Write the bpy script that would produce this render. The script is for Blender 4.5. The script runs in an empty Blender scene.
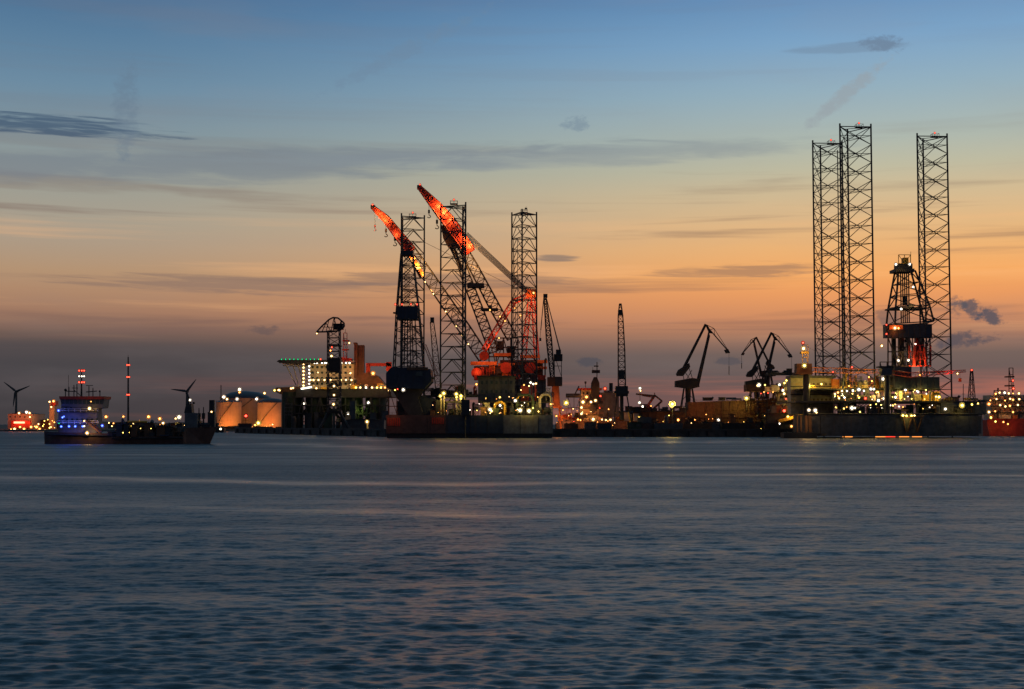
import bpy, bmesh, math, random
from mathutils import Vector, Matrix

random.seed(7)
scene = bpy.context.scene
col = scene.collection

# ------------------------------------------------------------------ camera
F = 1400.0                       # focal length in pixels of the 1024 px wide frame
W, H = 1024, 689
HZ = 424.0                       # picture row of the horizon
CAM_Z = 5.5
PITCH = math.atan((HZ - H / 2) / F)
cam_data = bpy.data.cameras.new('camera')
cam_data.sensor_width = 36.0
cam_data.lens = F / W * 36.0
cam_data.clip_start = 0.5
cam_data.clip_end = 20000.0
cam = bpy.data.objects.new('camera', cam_data)
col.objects.link(cam)
cam.location = (0, 0, CAM_Z)
cam.rotation_euler = (math.pi / 2 + PITCH, 0, 0)
scene.camera = cam
scene.view_settings.view_transform = 'Standard'
scene.view_settings.look = 'None'
scene.view_settings.exposure = 0.0
scene.view_settings.gamma = 1.0
scene.cycles.max_bounces = 4
scene.cycles.adaptive_threshold = 0.02
scene.view_settings.use_curve_mapping = False


def lin(c):
    out = []
    for v in c:
        v = v / 255.0
        out.append(v / 12.92 if v <= 0.04045 else ((v + 0.055) / 1.055) ** 2.4)
    return out


class Nodes:
    """small helper to write node maths as code"""
    def __init__(self, tree):
        self.t = tree

    def new(self, typ, **kw):
        n = self.t.nodes.new(typ)
        for k, v in kw.items():
            setattr(n, k, v)
        return n

    def put(self, sock, v):
        if isinstance(v, bpy.types.NodeSocket):
            self.t.links.new(v, sock)
        else:
            sock.default_value = v

    def m(self, op, a, b=None, c=None, clamp=False):
        n = self.new('ShaderNodeMath', operation=op, use_clamp=clamp)
        self.put(n.inputs[0], a)
        if b is not None:
            self.put(n.inputs[1], b)
        if c is not None:
            self.put(n.inputs[2], c)
        return n.outputs[0]

    def smooth(self, v, a, b, lo=0.0, hi=1.0):
        n = self.new('ShaderNodeMapRange', interpolation_type='SMOOTHSTEP')
        self.put(n.inputs[0], v)
        self.put(n.inputs[1], a); self.put(n.inputs[2], b)
        self.put(n.inputs[3], lo); self.put(n.inputs[4], hi)
        return n.outputs[0]

    def vec(self, x, y, z=0.0):
        n = self.new('ShaderNodeCombineXYZ')
        self.put(n.inputs[0], x); self.put(n.inputs[1], y); self.put(n.inputs[2], z)
        return n.outputs[0]

    def noise(self, vec, scale, detail=3.0, rough=0.5, color=False, dist=0.0):
        n = self.new('ShaderNodeTexNoise')
        self.put(n.inputs['Vector'], vec)
        n.inputs['Scale'].default_value = scale
        n.inputs['Detail'].default_value = detail
        n.inputs['Roughness'].default_value = rough
        n.inputs['Distortion'].default_value = dist
        return n.outputs['Color'] if color else n.outputs[0]

    def mix(self, fac, a, b, blend='MIX'):
        n = self.new('ShaderNodeMix', data_type='RGBA', blend_type=blend)
        self.put(n.inputs[0], fac)
        self.put(n.inputs[6], a); self.put(n.inputs[7], b)
        return n.outputs[2]

    def ramp(self, fac, stops):
        n = self.new('ShaderNodeValToRGB')
        self.put(n.inputs[0], fac)
        cr = n.color_ramp
        cr.interpolation = 'LINEAR'
        while len(cr.elements) < len(stops):
            cr.elements.new(0.5)
        for e, (p, c) in zip(cr.elements, stops):
            e.position = p
            e.color = (*lin(c), 1)
        return n.outputs[0]


# ------------------------------------------------------------------ sky: afterglow, sun just below the horizon
world = bpy.data.worlds.new('World')
scene.world = world
world.use_nodes = True
world.cycles.sampling_method = 'MANUAL'
world.cycles.sample_map_resolution = 256
wt = world.node_tree
wt.nodes.clear()
n = Nodes(wt)
tc = n.new('ShaderNodeTexCoord')
sep = n.new('ShaderNodeSeparateXYZ')
wt.links.new(tc.outputs['Generated'], sep.inputs[0])
DEG = 57.29578
elev = n.m('MULTIPLY', n.m('ARCSINE', sep.outputs[2]), DEG)
azim = n.m('MULTIPLY', n.m('ARCTAN2', sep.outputs[0], sep.outputs[1]), DEG)
eabs = n.m('ABSOLUTE', elev)
# degrees of elevation -> 0..1 with most of the resolution near the horizon
SUN_AZ = 24.0
def stop(e):
    return (e / 90.0) ** 0.5
ef = n.m('POWER', n.m('DIVIDE', eabs, 90.0), 0.5)
left = [(0, (64, 59, 62)), (1, (68, 64, 67)), (2.4, (74, 70, 73)), (3.1, (84, 76, 77)), (3.5, (108, 89, 82)), (3.9, (140, 108, 92)), (4.4, (161, 121, 98)),
        (5.2, (175, 136, 107)), (6, (180, 147, 116)), (7.1, (173, 154, 133)), (8, (168, 158, 141)), (9.3, (156, 157, 147)),
        (10.2, (145, 154, 151)), (11.3, (129, 147, 155)), (13.2, (108, 139, 162)), (15.2, (89, 125, 156)), (17.2, (71, 108, 145)),
        (26, (72, 110, 138)), (45, (70, 106, 130)), (90, (60, 93, 115))]
right = [(0, (104, 82, 82)), (1, (122, 90, 86)), (2.0, (104, 90, 88)), (2.8, (116, 98, 92)), (3.3, (150, 114, 98)), (4.2, (208, 140, 99)),
         (5.2, (236, 157, 97)), (6, (246, 171, 100)), (7.1, (237, 180, 118)), (8, (226, 184, 132)), (9.3, (208, 187, 149)),
         (10.2, (191, 187, 161)), (11.3, (174, 184, 174)), (13.2, (149, 176, 190)), (15.2, (124, 164, 199)), (17.2, (98, 142, 186)),
         (26, (94, 132, 158)), (45, (80, 115, 138)), (90, (60, 93, 115))]
back = [(0, (44, 46, 58)), (4, (54, 54, 68)), (9, (52, 62, 82)), (17, (48, 66, 92)), (40, (48, 74, 98)), (90, (60, 93, 115))]
cl = n.ramp(ef, [(stop(e), c) for e, c in left])
cr_ = n.ramp(ef, [(stop(e), c) for e, c in right])
cb = n.ramp(ef, [(stop(e), c) for e, c in back])
sky = n.mix(n.smooth(azim, -19.0, 16.0), cl, cr_)
dsun = n.m('ABSOLUTE', n.m('SUBTRACT', azim, SUN_AZ))
dsun = n.m('MINIMUM', dsun, n.m('SUBTRACT', 360.0, dsun))
sky = n.mix(n.smooth(dsun, 48.0, 130.0), sky, cb)

# streaky high cloud, a function of direction only
uv = n.vec(n.m('MULTIPLY', azim, 0.05), n.m('ADD', n.m('MULTIPLY', elev, 1.15), n.m('MULTIPLY', azim, 0.006)), 3.7)
st = n.noise(uv, 1.0, 5.0, 0.55, dist=0.35)
band = n.m('MULTIPLY', n.smooth(elev, 2.4, 4.2), n.smooth(elev, 6.4, 13.0, 1.0, 0.12))
streak = n.m('MULTIPLY', n.smooth(st, 0.50, 0.66), band)
sky = n.mix(n.m('MULTIPLY', streak, 0.55), sky, (*lin((120, 94, 88)), 1))
uv2 = n.vec(n.m('MULTIPLY', azim, 0.035), n.m('MULTIPLY', elev, 0.9), 9.1)
st2 = n.noise(uv2, 1.0, 5.0, 0.6)
lite = n.m('MULTIPLY', n.smooth(st2, 0.52, 0.7), n.m('MULTIPLY', n.smooth(elev, 3.0, 4.4), n.smooth(elev, 7.0, 9.5, 1.0, 0.0)))
sky = n.mix(n.m('MULTIPLY', lite, 0.3), sky, (*lin((255, 190, 130)), 1))
# faint mottling of the high blue
st3 = n.noise(n.vec(n.m('MULTIPLY', azim, 0.11), n.m('MULTIPLY', elev, 0.5), 1.3), 1.0, 4.0, 0.55)
sky = n.mix(n.m('MULTIPLY', n.smooth(st3, 0.45, 0.75), 0.10), sky, (*lin((150, 140, 140)), 1))
# pink bars low over the horizon
st4 = n.noise(n.vec(n.m('MULTIPLY', azim, 0.06), n.m('MULTIPLY', elev, 1.3), 6.3), 1.0, 4.0, 0.6)
pink = n.m('MULTIPLY', n.m('MULTIPLY', n.smooth(st4, 0.44, 0.62), n.smooth(elev, 2.4, 1.2)), n.smooth(azim, -22.0, 14.0))
sky = n.mix(n.m('MULTIPLY', pink, 0.6), sky, (*lin((206, 118, 94)), 1))


# two shared fields give every wisp its torn edge: one drawn out sideways, one puffy
wisp = n.noise(n.vec(n.m('MULTIPLY', azim, 0.22), n.m('MULTIPLY', elev, 1.7), 4.4), 1.0, 4.0, 0.6, dist=0.4)
puff = n.noise(n.vec(azim, n.m('MULTIPLY', elev, 1.5), 8.8), 2.1, 4.0, 0.62)

fine = n.noise(n.vec(n.m('MULTIPLY', azim, 0.3), n.m('MULTIPLY_ADD', elev, 5.0, n.m('MULTIPLY', azim, 0.15)), 2.9), 1.0, 4.0, 0.62, dist=0.5)


def cloud(x, y, a, b, slope, color, amount, puffy=0, lo=0.36, hi=0.62):
    """one cloud centred on a direction; a, b half sizes in tenths of milliradian steps"""
    global sky
    u0 = math.degrees(math.atan((x - 512) / F))
    v0 = math.degrees(math.atan((HZ - y) / F))
    a, b = a * 0.041, b * 0.041
    du = n.m('SUBTRACT', azim, u0)
    dv = n.m('MULTIPLY_ADD', du, -slope, n.m('SUBTRACT', elev, v0))
    dun, dvn = n.m('DIVIDE', du, a), n.m('DIVIDE', dv, b)
    r2 = n.m('MULTIPLY_ADD', dun, dun, n.m('MULTIPLY', dvn, dvn))
    v = n.m('MULTIPLY_ADD', r2, -0.32, n.m('ADD', (wisp, puff, fine)[puffy], 0.14))
    f = n.m('MULTIPLY', n.smooth(v, lo, hi), amount)
    sky = n.mix(f, sky, (*lin(color), 1))


cloud(120, 174, 420, 17, 0.055, (116, 126, 138), 0.62, 0, 0.16, 0.62)
cloud(560, 155, 330, 11, 0.03, (132, 142, 150), 0.5, 0, 0.22, 0.64)
cloud(50, 138, 130, 13, 0.0, (56, 80, 108), 0.75, 2, 0.38, 0.62)
cloud(122, 120, 16, 60, 0.0, (100, 118, 138), 0.4, 1, 0.36, 0.74)
cloud(886, 52, 26, 10, -0.1, (104, 124, 148), 0.65, 1, 0.32, 0.62)
cloud(850, 54, 60, 6, 0.0, (110, 130, 152), 0.4, 0, 0.3, 0.6)
cloud(850, 100, 46, 10, 0.75, (150, 158, 164), 0.6, 1, 0.25, 0.66)
cloud(577, 121, 18, 9, 0.1, (120, 140, 156), 0.6, 1, 0.36, 0.64)
cloud(400, 50, 90, 10, 0.5, (110, 134, 158), 0.4, 1, 0.3, 0.65)
cloud(557, 258, 24, 5, 0.02, (122, 110, 106), 0.7, 2, 0.28, 0.6)
cloud(740, 273, 90, 8, 0.02, (160, 122, 98), 0.7, 2, 0.26, 0.6)
cloud(450, 280, 130, 9, 0.0, (138, 112, 100), 0.6, 2, 0.26, 0.6)
cloud(230, 287, 170, 10, 0.0, (132, 110, 102), 0.6, 2, 0.26, 0.6)
cloud(262, 331, 18, 6, 0.0, (94, 82, 84), 0.55, 1, 0.34, 0.62)
cloud(589, 362, 18, 6, 0.0, (72, 74, 84), 0.65, 1, 0.34, 0.62)
cloud(730, 362, 16, 5, 0.0, (78, 78, 86), 0.6, 1, 0.34, 0.62)
cloud(958, 312, 11, 13, 0.0, (92, 88, 94), 0.85, 1, 0.40, 0.66)
cloud(974, 315, 13, 12, -0.2, (86, 84, 92), 0.85, 1, 0.40, 0.66)
cloud(992, 323, 18, 10, -0.2, (82, 82, 92), 0.9, 1, 0.38, 0.64)
cloud(962, 344, 36, 9, 0.08, (84, 80, 88), 0.85, 1, 0.34, 0.66)
cloud(890, 322, 16, 12, 0.0, (110, 94, 92), 0.6, 1, 0.36, 0.60)

# physical sky of the same hour added under the afterglow (sun just set, to the right behind the yard)
nish = n.new('ShaderNodeTexSky', sky_type='NISHITA')
nish.sun_disc = False
nish.sun_elevation = math.radians(0.6)
nish.sun_rotation = math.radians(SUN_AZ)
nish.air_density = 1.2
nish.dust_density = 2.0
bg = n.new('ShaderNodeBackground')
bg.inputs[1].default_value = 1.0
bg2 = n.new('ShaderNodeBackground')
bg2.inputs[1].default_value = 0.0008
wt.links.new(sky, bg.inputs[0])
wt.links.new(nish.outputs[0], bg2.inputs[0])
add = n.new('ShaderNodeAddShader')
wt.links.new(bg.outputs[0], add.inputs[0])
wt.links.new(bg2.outputs[0], add.inputs[1])
wo = n.new('ShaderNodeOutputWorld')
wt.links.new(add.outputs[0], wo.inputs[0])

# last glow of the sun, far weaker than by day
sun_data = bpy.data.lights.new('sun', 'SUN')
sun_data.energy = 0.004
sun_data.angle = math.radians(12)
sun_data.color = (1.0, 0.62, 0.36)
sun = bpy.data.objects.new('sun', sun_data)
col.objects.link(sun)
sun.rotation_euler = (math.radians(88.0), 0, math.radians(-SUN_AZ + 180))
sun.location = (300, 700, 300)


# ------------------------------------------------------------------ materials
MATS = {}


def mat(name, color, rough=0.7, metal=0.0, var=0.25, scale=0.6, streak=0.0, emit=0.0, spec=0.4):
    """painted / weathered surface: colour broken up by noise in object space"""
    if name in MATS:
        return MATS[name]
    m = bpy.data.materials.new(name)
    m.use_nodes = True
    t = m.node_tree
    k = Nodes(t)
    bs = t.nodes['Principled BSDF']
    bs.inputs['Roughness'].default_value = rough
    bs.inputs['Metallic'].default_value = metal
    bs.inputs['Specular IOR Level'].default_value = spec
    geo = k.new('ShaderNodeNewGeometry')
    ns = k.noise(geo.outputs['Position'], scale, 6.0, 0.65)
    c = (*color, 1)
    dark = (*[v * (1 - var) for v in color], 1)
    lite = (*[min(1, v * (1 + var)) for v in color], 1)
    cc = k.mix(k.smooth(ns, 0.3, 0.7), dark, lite)
    if streak > 0:
        sp = k.new('ShaderNodeSeparateXYZ')
        t.links.new(geo.outputs['Position'], sp.inputs[0])
        v = k.vec(k.m('MULTIPLY', sp.outputs[0], 0.9), k.m('MULTIPLY', sp.outputs[1], 0.9), k.m('MULTIPLY', sp.outputs[2], 0.07))
        s2 = k.noise(v, 1.0, 5.0, 0.7)
        cc = k.mix(k.m('MULTIPLY', k.smooth(s2, 0.5, 0.7), streak), cc, (0.10, 0.045, 0.02, 1))
    t.links.new(cc, bs.inputs['Base Color'])
    MATS[name] = m
    return m


def emat(name, color, strength):
    if name in MATS:
        return MATS[name]
    m = bpy.data.materials.new(name)
    m.use_nodes = True
    t = m.node_tree
    t.nodes.clear()
    e = t.nodes.new('ShaderNodeEmission')
    e.inputs[0].default_value = (*color, 1)
    e.inputs[1].default_value = strength
    o = t.nodes.new('ShaderNodeOutputMaterial')
    t.links.new(e.outputs[0], o.inputs[0])
    MATS[name] = m
    return m


# ------------------------------------------------------------------ water
RIPPLE = [(3.0, 7.5, 0.85, 3.0), (0.5, 1.3, 0.3, 2.0)]      # noise scale along x, y (1/m) and slope


def water_material():
    m = bpy.data.materials.new('river_water')
    m.use_nodes = True
    t = m.node_tree
    k = Nodes(t)
    bs = t.nodes['Principled BSDF']
    bs.inputs['Base Color'].default_value = (0.026, 0.062, 0.080, 1)
    bs.inputs['IOR'].default_value = 1.33
    geo = k.new('ShaderNodeNewGeometry')
    sp = k.new('ShaderNodeSeparateXYZ')
    t.links.new(geo.outputs['Position'], sp.inputs[0])
    x, y = sp.outputs[0], sp.outputs[1]
    at = k.new('ShaderNodeAttribute', attribute_name='ruffle')
    ruf = at.outputs['Fac']
    tot = None
    for i, (sx, sy, amp, det) in enumerate(RIPPLE):
        v = k.vec(k.m('MULTIPLY', x, sx), k.m('MULTIPLY', y, sy), i * 7.3)
        c = k.noise(v, 1.0, det, 0.55, color=True)
        s = k.new('ShaderNodeVectorMath', operation='SUBTRACT')
        t.links.new(c, s.inputs[0]); s.inputs[1].default_value = (0.5, 0.5, 0.5)
        s2 = k.new('ShaderNodeVectorMath', operation='MULTIPLY')
        t.links.new(s.outputs[0], s2.inputs[0]); s2.inputs[1].default_value = (amp * 0.6, amp, 0.0)
        if tot is None:
            tot = s2.outputs[0]
        else:
            a = k.new('ShaderNodeVectorMath', operation='ADD')
            t.links.new(tot, a.inputs[0]); t.links.new(s2.outputs[0], a.inputs[1])
            tot = a.outputs[0]
    gust = k.noise(k.vec(k.m('MULTIPLY', x, 0.014), k.m('MULTIPLY', y, 0.085), 5.2), 1.0, 4.0, 0.6)
    f = k.m('MULTIPLY', ruf, k.smooth(gust, 0.34, 0.66, 0.74, 1.2))
    sc = k.new('ShaderNodeVectorMath', operation='SCALE')
    t.links.new(tot, sc.inputs[0]); t.links.new(f, sc.inputs[3])
    ad = k.new('ShaderNodeVectorMath', operation='ADD')
    t.links.new(geo.outputs['Normal'], ad.inputs[0]); t.links.new(sc.outputs[0], ad.inputs[1])
    nm = k.new('ShaderNodeVectorMath', operation='NORMALIZE')
    t.links.new(ad.outputs[0], nm.inputs[0])
    t.links.new(nm.outputs[0], bs.inputs['Normal'])
    fr = k.new('ShaderNodeAttribute', attribute_name='fine_ripple')
    t.links.new(k.m('MULTIPLY', k.m('POWER', f, 0.5), fr.outputs['Fac']), bs.inputs['Roughness'])
    return m


def make_water():
    """river surface with real wind waves; the mesh is finer close to the bank, waves are set in metres"""
    import numpy as np
    ys = [-60.0, -30.0, -10.0, 0.0, 8.0, 14.0, 18.0]
    while ys[-1] < 700:
        ys.append(ys[-1] + max(0.075, ys[-1] / 380.0))
    ys += [720, 760, 820, 900, 1000, 1150, 1400, 2000, 3500, 7000, 16000]
    ys = np.array(ys)
    inner = np.linspace(-1, 1, 441)
    outer = np.array([1.15, 1.5, 2.2, 4.0])
    half = 0.42 * np.maximum(ys, 0) + 8.0
    cols = np.concatenate([-outer[::-1], inner, outer])
    X = half[:, None] * cols[None, :]
    X[:, 0] = -9000.0; X[:, -1] = 9000.0
    Y = np.repeat(ys[:, None], cols.size, 1)
    rs = np.random.RandomState(4)
    ruffle = np.ones_like(X)
    # calm slicks lying in long bands across the river: distance, half width, from x, to x, calmness
    for yc, hw, xa, xb, k in ((126, 4.2, -80, 12, 0.55), (87, 2.6, -45, 8, 0.4), (300, 22, -150, -20, 0.45), (178, 4.5, -4, 30, 0.5), (152, 2.6, 20, 62, 0.5),
                              (108, 3.0, 2, 40, 0.25), (240, 9, -30, 120, 0.4), (420, 25, -120, 150, 0.4), (205, 5, -75, -50, 0.35), (70, 1.8, -20, 0, 0.3),
                              (52, 1.5, -2, 14, 0.25), (43, 1.1, -13, 1, 0.25)):
        wob = yc * (1 - 0.0034 * np.minimum(X, 0)) + hw * 0.7 * np.sin(X * 0.05 + yc) + hw * 0.5 * np.sin(X * 0.13 + yc * 2) + hw * 0.3 * np.sin(X * 0.41 + yc)
        g = np.exp(-((Y - wob) / hw) ** 2)
        e = (xb - xa) * 0.2
        g *= 1 / (1 + np.exp(-(X - xa) / e * 3)) * 1 / (1 + np.exp((X - xb) / e * 3))
        ruffle *= 1 - k * g
    Z = np.zeros_like(X)
    lam_min = np.maximum(0.30, np.maximum(ys, 0) / 90.0)[:, None]
    nw = 56
    for i in range(nw):
        lam = 0.30 * (6.0 / 0.30) ** (i / (nw - 1.0)) * rs.uniform(0.94, 1.06)
        th = rs.normal(0, 0.42) + 0.12 + 0.25 * np.sin(i * 1.7)
        kx, ky = np.sin(th) * 2 * np.pi / lam, np.cos(th) * 2 * np.pi / lam
        amp = 0.098 * lam / (2 * np.pi) * (1.0 if lam < 0.5 else (0.5 / lam) ** 1.15)
        fade = np.clip((lam / lam_min - 0.8) / 0.8, 0, 1)
        # wave groups
        gx, gy = rs.uniform(-1, 1) * 0.25 / lam, rs.uniform(-1, 1) * 0.25 / lam
        grp = 0.7 + 0.5 * np.sin(gx * X + gy * Y + rs.uniform(0, 6.28))
        Z += fade * grp * amp * np.sin(kx * X + ky * Y + rs.uniform(0, 6.28))
    Z *= ruffle
    Z[:, :2] = 0; Z[:, -2:] = 0
    nr, nc = X.shape
    co = np.stack([X, Y, Z], -1).reshape(-1, 3).astype(np.float32)
    idx = np.arange(nr * nc).reshape(nr, nc)
    quads = np.stack([idx[:-1, :-1], idx[:-1, 1:], idx[1:, 1:], idx[1:, :-1]], -1).reshape(-1, 4).astype(np.int32)
    me = bpy.data.meshes.new('water')
    me.vertices.add(len(co)); me.vertices.foreach_set('co', co.ravel())
    me.loops.add(quads.size); me.loops.foreach_set('vertex_index', quads.ravel())
    me.polygons.add(len(quads))
    me.polygons.foreach_set('loop_start', np.arange(0, quads.size, 4, dtype=np.int32))
    me.polygons.foreach_set('use_smooth', np.ones(len(quads), dtype=bool))
    me.update(calc_edges=True)
    at = me.attributes.new('ruffle', 'FLOAT', 'POINT')
    at.data.foreach_set('value', ruffle.ravel().astype(np.float32))
    # ripples too small for the mesh go into the roughness
    fine = 0.31 + 0.24 * np.clip(np.log(lam_min / 0.30) / np.log(6 / 0.30), 0, 1) + np.zeros_like(X)
    at = me.attributes.new('fine_ripple', 'FLOAT', 'POINT')
    at.data.foreach_set('value', fine.ravel().astype(np.float32))
    me.materials.append(water_material())
    o = bpy.data.objects.new('water', me)
    col.objects.link(o)
    o['kind'] = 'structure'
    return o


def sheet(name, x0, x1, y0, y1, z, m, nx=1, ny=1, zf=None):
    vs, fs = [], []
    for j in range(ny + 1):
        for i in range(nx + 1):
            x = x0 + (x1 - x0) * i / nx
            y = y0 + (y1 - y0) * j / ny
            vs.append((x, y, z + (zf(x, y) if zf else 0)))
    for j in range(ny):
        for i in range(nx):
            a = j * (nx + 1) + i
            fs.append((a, a + 1, a + nx + 2, a + nx + 1))
    me = bpy.data.meshes.new(name)
    me.from_pydata(vs, [], fs)
    me.materials.append(m)
    for p in me.polygons:
        p.use_smooth = True
    o = bpy.data.objects.new(name, me)
    col.objects.link(o)
    return o


water = make_water()


# ------------------------------------------------------------------ building helpers
CP, SP = math.cos(PITCH), math.sin(PITCH)


def P(px, py, Y):
    """point at depth Y metres seen at a picture position"""
    u, v = (px - W / 2) / F, (H / 2 - py) / F
    fy, fz = CP - SP * v, SP + CP * v
    s = Y / fy
    return Vector((u * s, Y, CAM_Z + fz * s))


def S(Y):
    return Y / F                 # metres per picture step at depth Y


WL = {}                          # world location of every object (no parent is rotated)


def link(o, parent=None, loc=(0, 0, 0)):
    col.objects.link(o)
    loc = Vector(loc)
    WL[o] = loc
    if parent is not None:
        o.parent = parent
        o.location = loc - WL[parent]
    else:
        o.location = loc
    return o


def thing(name, label, cat, loc, group=None):
    o = bpy.data.objects.new(name, None)
    o.empty_display_size = 1.0
    o['label'] = label
    o['category'] = cat
    if group:
        o['group'] = group
    return link(o, None, loc)


class MB:
    def __init__(self):
        self.v, self.f = [], []

    def add(self, vs, fs):
        b = len(self.v)
        self.v += [tuple(p) for p in vs]
        self.f += [tuple(i + b for i in f) for f in fs]
        return self

    def box(self, c, s):
        cx, cy, cz = c
        x, y, z = s[0] / 2, s[1] / 2, s[2] / 2
        vs = [(cx + i * x, cy + j * y, cz + k * z) for k in (-1, 1) for j in (-1, 1) for i in (-1, 1)]
        return self.add(vs, [(0, 2, 3, 1), (4, 5, 7, 6), (0, 1, 5, 4), (2, 6, 7, 3), (0, 4, 6, 2), (1, 3, 7, 5)])

    def px(self, x0, y0, x1, y1, Y, depth):
        """box whose front face spans a picture rectangle at depth Y"""
        a, b = P(x0, y1, Y), P(x1, y0, Y)
        return self.box(((a.x + b.x) / 2, Y + depth / 2, (a.z + b.z) / 2), (abs(b.x - a.x), depth, abs(b.z - a.z)))

    def tube(self, p, q, r, n=6, r2=None):
        p, q = Vector(p), Vector(q)
        d = q - p
        if d.length < 1e-6:
            return self
        d.normalize()
        a = d.cross(Vector((0, 0, 1)))
        if a.length < 1e-3:
            a = Vector((1, 0, 0))
        a.normalize()
        b = d.cross(a)
        r2 = r if r2 is None else r2
        vs = []
        for c, rr in ((p, r), (q, r2)):
            for i in range(n):
                t = 2 * math.pi * i / n + math.pi / n
                vs.append(c + a * (rr * math.cos(t)) + b * (rr * math.sin(t)))
        fs = [(i, (i + 1) % n, n + (i + 1) % n, n + i) for i in range(n)]
        fs += [tuple(range(n - 1, -1, -1)), tuple(range(n, 2 * n))]
        return self.add(vs, fs)

    def path(self, pts, r, n=6):
        for p, q in zip(pts, pts[1:]):
            self.tube(p, q, r, n)
        return self

    def lathe(self, c, prof, n=24):
        c = Vector(c)
        vs, fs = [], []
        for r, z in prof:
            for i in range(n):
                t = 2 * math.pi * i / n
                vs.append((c.x + r * math.cos(t), c.y + r * math.sin(t), c.z + z))
        for k in range(len(prof) - 1):
            for i in range(n):
                j = (i + 1) % n
                fs.append((k * n + i, k * n + j, (k + 1) * n + j, (k + 1) * n + i))
        fs.append(tuple(range(n - 1, -1, -1)))
        fs.append(tuple((len(prof) - 1) * n + i for i in range(n)))
        return self.add(vs, fs)

    def prism(self, pts, y0, y1, taper=0.0):
        """outline in x, z pulled from y0 to y1"""
        nn = len(pts)
        vs = [(x, y0, z) for x, z in pts] + [(x, y1, z) for x, z in pts]
        fs = [tuple(range(nn)), tuple(range(2 * nn - 1, nn - 1, -1))]
        fs += [(i, nn + i, nn + (i + 1) % nn, (i + 1) % nn) for i in range(nn)]
        return self.add(vs, fs)

    def pprism(self, pts, Y, depth):
        q = [P(x, y, Y) for x, y in pts]
        return self.prism([(p.x, p.z) for p in q], Y, Y + depth)

    def plan(self, pts, z0, z1):
        """outline in x, y pulled from z0 to z1"""
        nn = len(pts)
        vs = [(x, y, z0) for x, y in pts] + [(x, y, z1) for x, y in pts]
        fs = [tuple(range(nn - 1, -1, -1)), tuple(range(nn, 2 * nn))]
        fs += [(i, (i + 1) % nn, nn + (i + 1) % nn, nn + i) for i in range(nn)]
        return self.add(vs, fs)

    def mesh(self, name, m):
        me = bpy.data.meshes.new(name)
        me.from_pydata(self.v, [], self.f)
        bm = bmesh.new()
        bm.from_mesh(me)
        bmesh.ops.recalc_face_normals(bm, faces=bm.faces)
        bm.to_mesh(me)
        bm.free()
        me.materials.append(m)
        return me

    def build(self, name, m, parent=None, label=None, shade=False):
        """links what was collected as ONE object whose origin is its own middle"""
        xs = [p[0] for p in self.v]; ys = [p[1] for p in self.v]; zs = [p[2] for p in self.v]
        c = Vector(((min(xs) + max(xs)) / 2, (min(ys) + max(ys)) / 2, min(zs)))
        self.v = [(p[0] - c.x, p[1] - c.y, p[2] - c.z) for p in self.v]
        me = self.mesh(name, m)
        if shade:
            for p in me.polygons:
                p.use_smooth = True
            try:
                me.set_sharp_from_angle(angle=math.radians(40))
            except Exception:
                pass
        o = bpy.data.objects.new(name, me)
        if label:
            o['label'] = label
        return link(o, parent, c)


def tag(o, label, cat, group=None):
    o['label'] = label
    o['category'] = cat
    if group:
        o['group'] = group
    return o


# paint
M_STEEL = mat('dark_steel', (0.03, 0.031, 0.034), 0.6, 0.0, 0.3)
M_BLACK = mat('black_paint', (0.02, 0.02, 0.022), 0.6)
M_GREY = mat('grey_paint', (0.07, 0.075, 0.08), 0.6, streak=0.3)
M_LGREY = mat('light_grey_paint', (0.10, 0.103, 0.108), 0.6, streak=0.25)
M_CREAM = mat('cream_paint', (0.40, 0.36, 0.27), 0.65, streak=0.2)
M_WHITE = mat('white_paint', (0.72, 0.70, 0.66), 0.6, streak=0.15)
M_RED = mat('red_paint', (0.34, 0.035, 0.018), 0.55, streak=0.2)
M_ORANGE = mat('orange_paint', (0.58, 0.17, 0.04), 0.55, streak=0.2)
M_YELLOW = mat('yellow_paint', (0.62, 0.36, 0.04), 0.55, streak=0.2)
M_BLUE = mat('navy_paint', (0.018, 0.028, 0.048), 0.5, streak=0.25)
M_RUST = mat('rusty_plate', (0.11, 0.055, 0.03), 0.8, streak=0.7)
M_BROWN = mat('oxide_hull_paint', (0.08, 0.044, 0.036), 0.7, streak=0.5)
M_GREEN = mat('green_paint', (0.022, 0.04, 0.024), 0.6, streak=0.3)
M_HULL = mat('grey_hull_paint', (0.055, 0.06, 0.068), 0.6, var=0.3, streak=0.35)
M_CONC = mat('quay_concrete', (0.07, 0.066, 0.062), 0.9, var=0.35, scale=0.3, streak=0.3)
M_GROUND = mat('yard_ground', (0.07, 0.068, 0.062), 0.95, var=0.4, scale=0.1)
M_ROPE = mat('wire_rope', (0.10, 0.095, 0.09), 0.6)
M_GLASS = mat('window_glass', (0.03, 0.05, 0.05), 0.08, spec=0.8)
M_TANK = mat('storage_tank_paint', (0.30, 0.25, 0.19), 0.65, var=0.12, scale=0.15, streak=0.25)

M_HALO = mat('lamp_halo_dish', (0.09, 0.088, 0.085), 0.55, var=0.05)  # for the dish added behind each bulb to give a halo
M_PALEHULL = mat('pale_grey_hull_paint', (0.13, 0.132, 0.135), 0.6, var=0.25, streak=0.3)
LCOL = {'white': (1.0, 0.86, 0.66), 'warm': (1.0, 0.58, 0.20), 'orange': (1.0, 0.34, 0.07), 'yellow': (1.0, 0.66, 0.12),
        'red': (1.0, 0.06, 0.03), 'blue': (0.06, 0.12, 1.0), 'green': (0.02, 0.85, 0.30)}
LSTR = {'white': 9.0, 'warm': 10.0, 'orange': 9.0, 'yellow': 10.0, 'red': 8.0, 'blue': 10.0, 'green': 1.8}
_lm = {}


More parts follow.
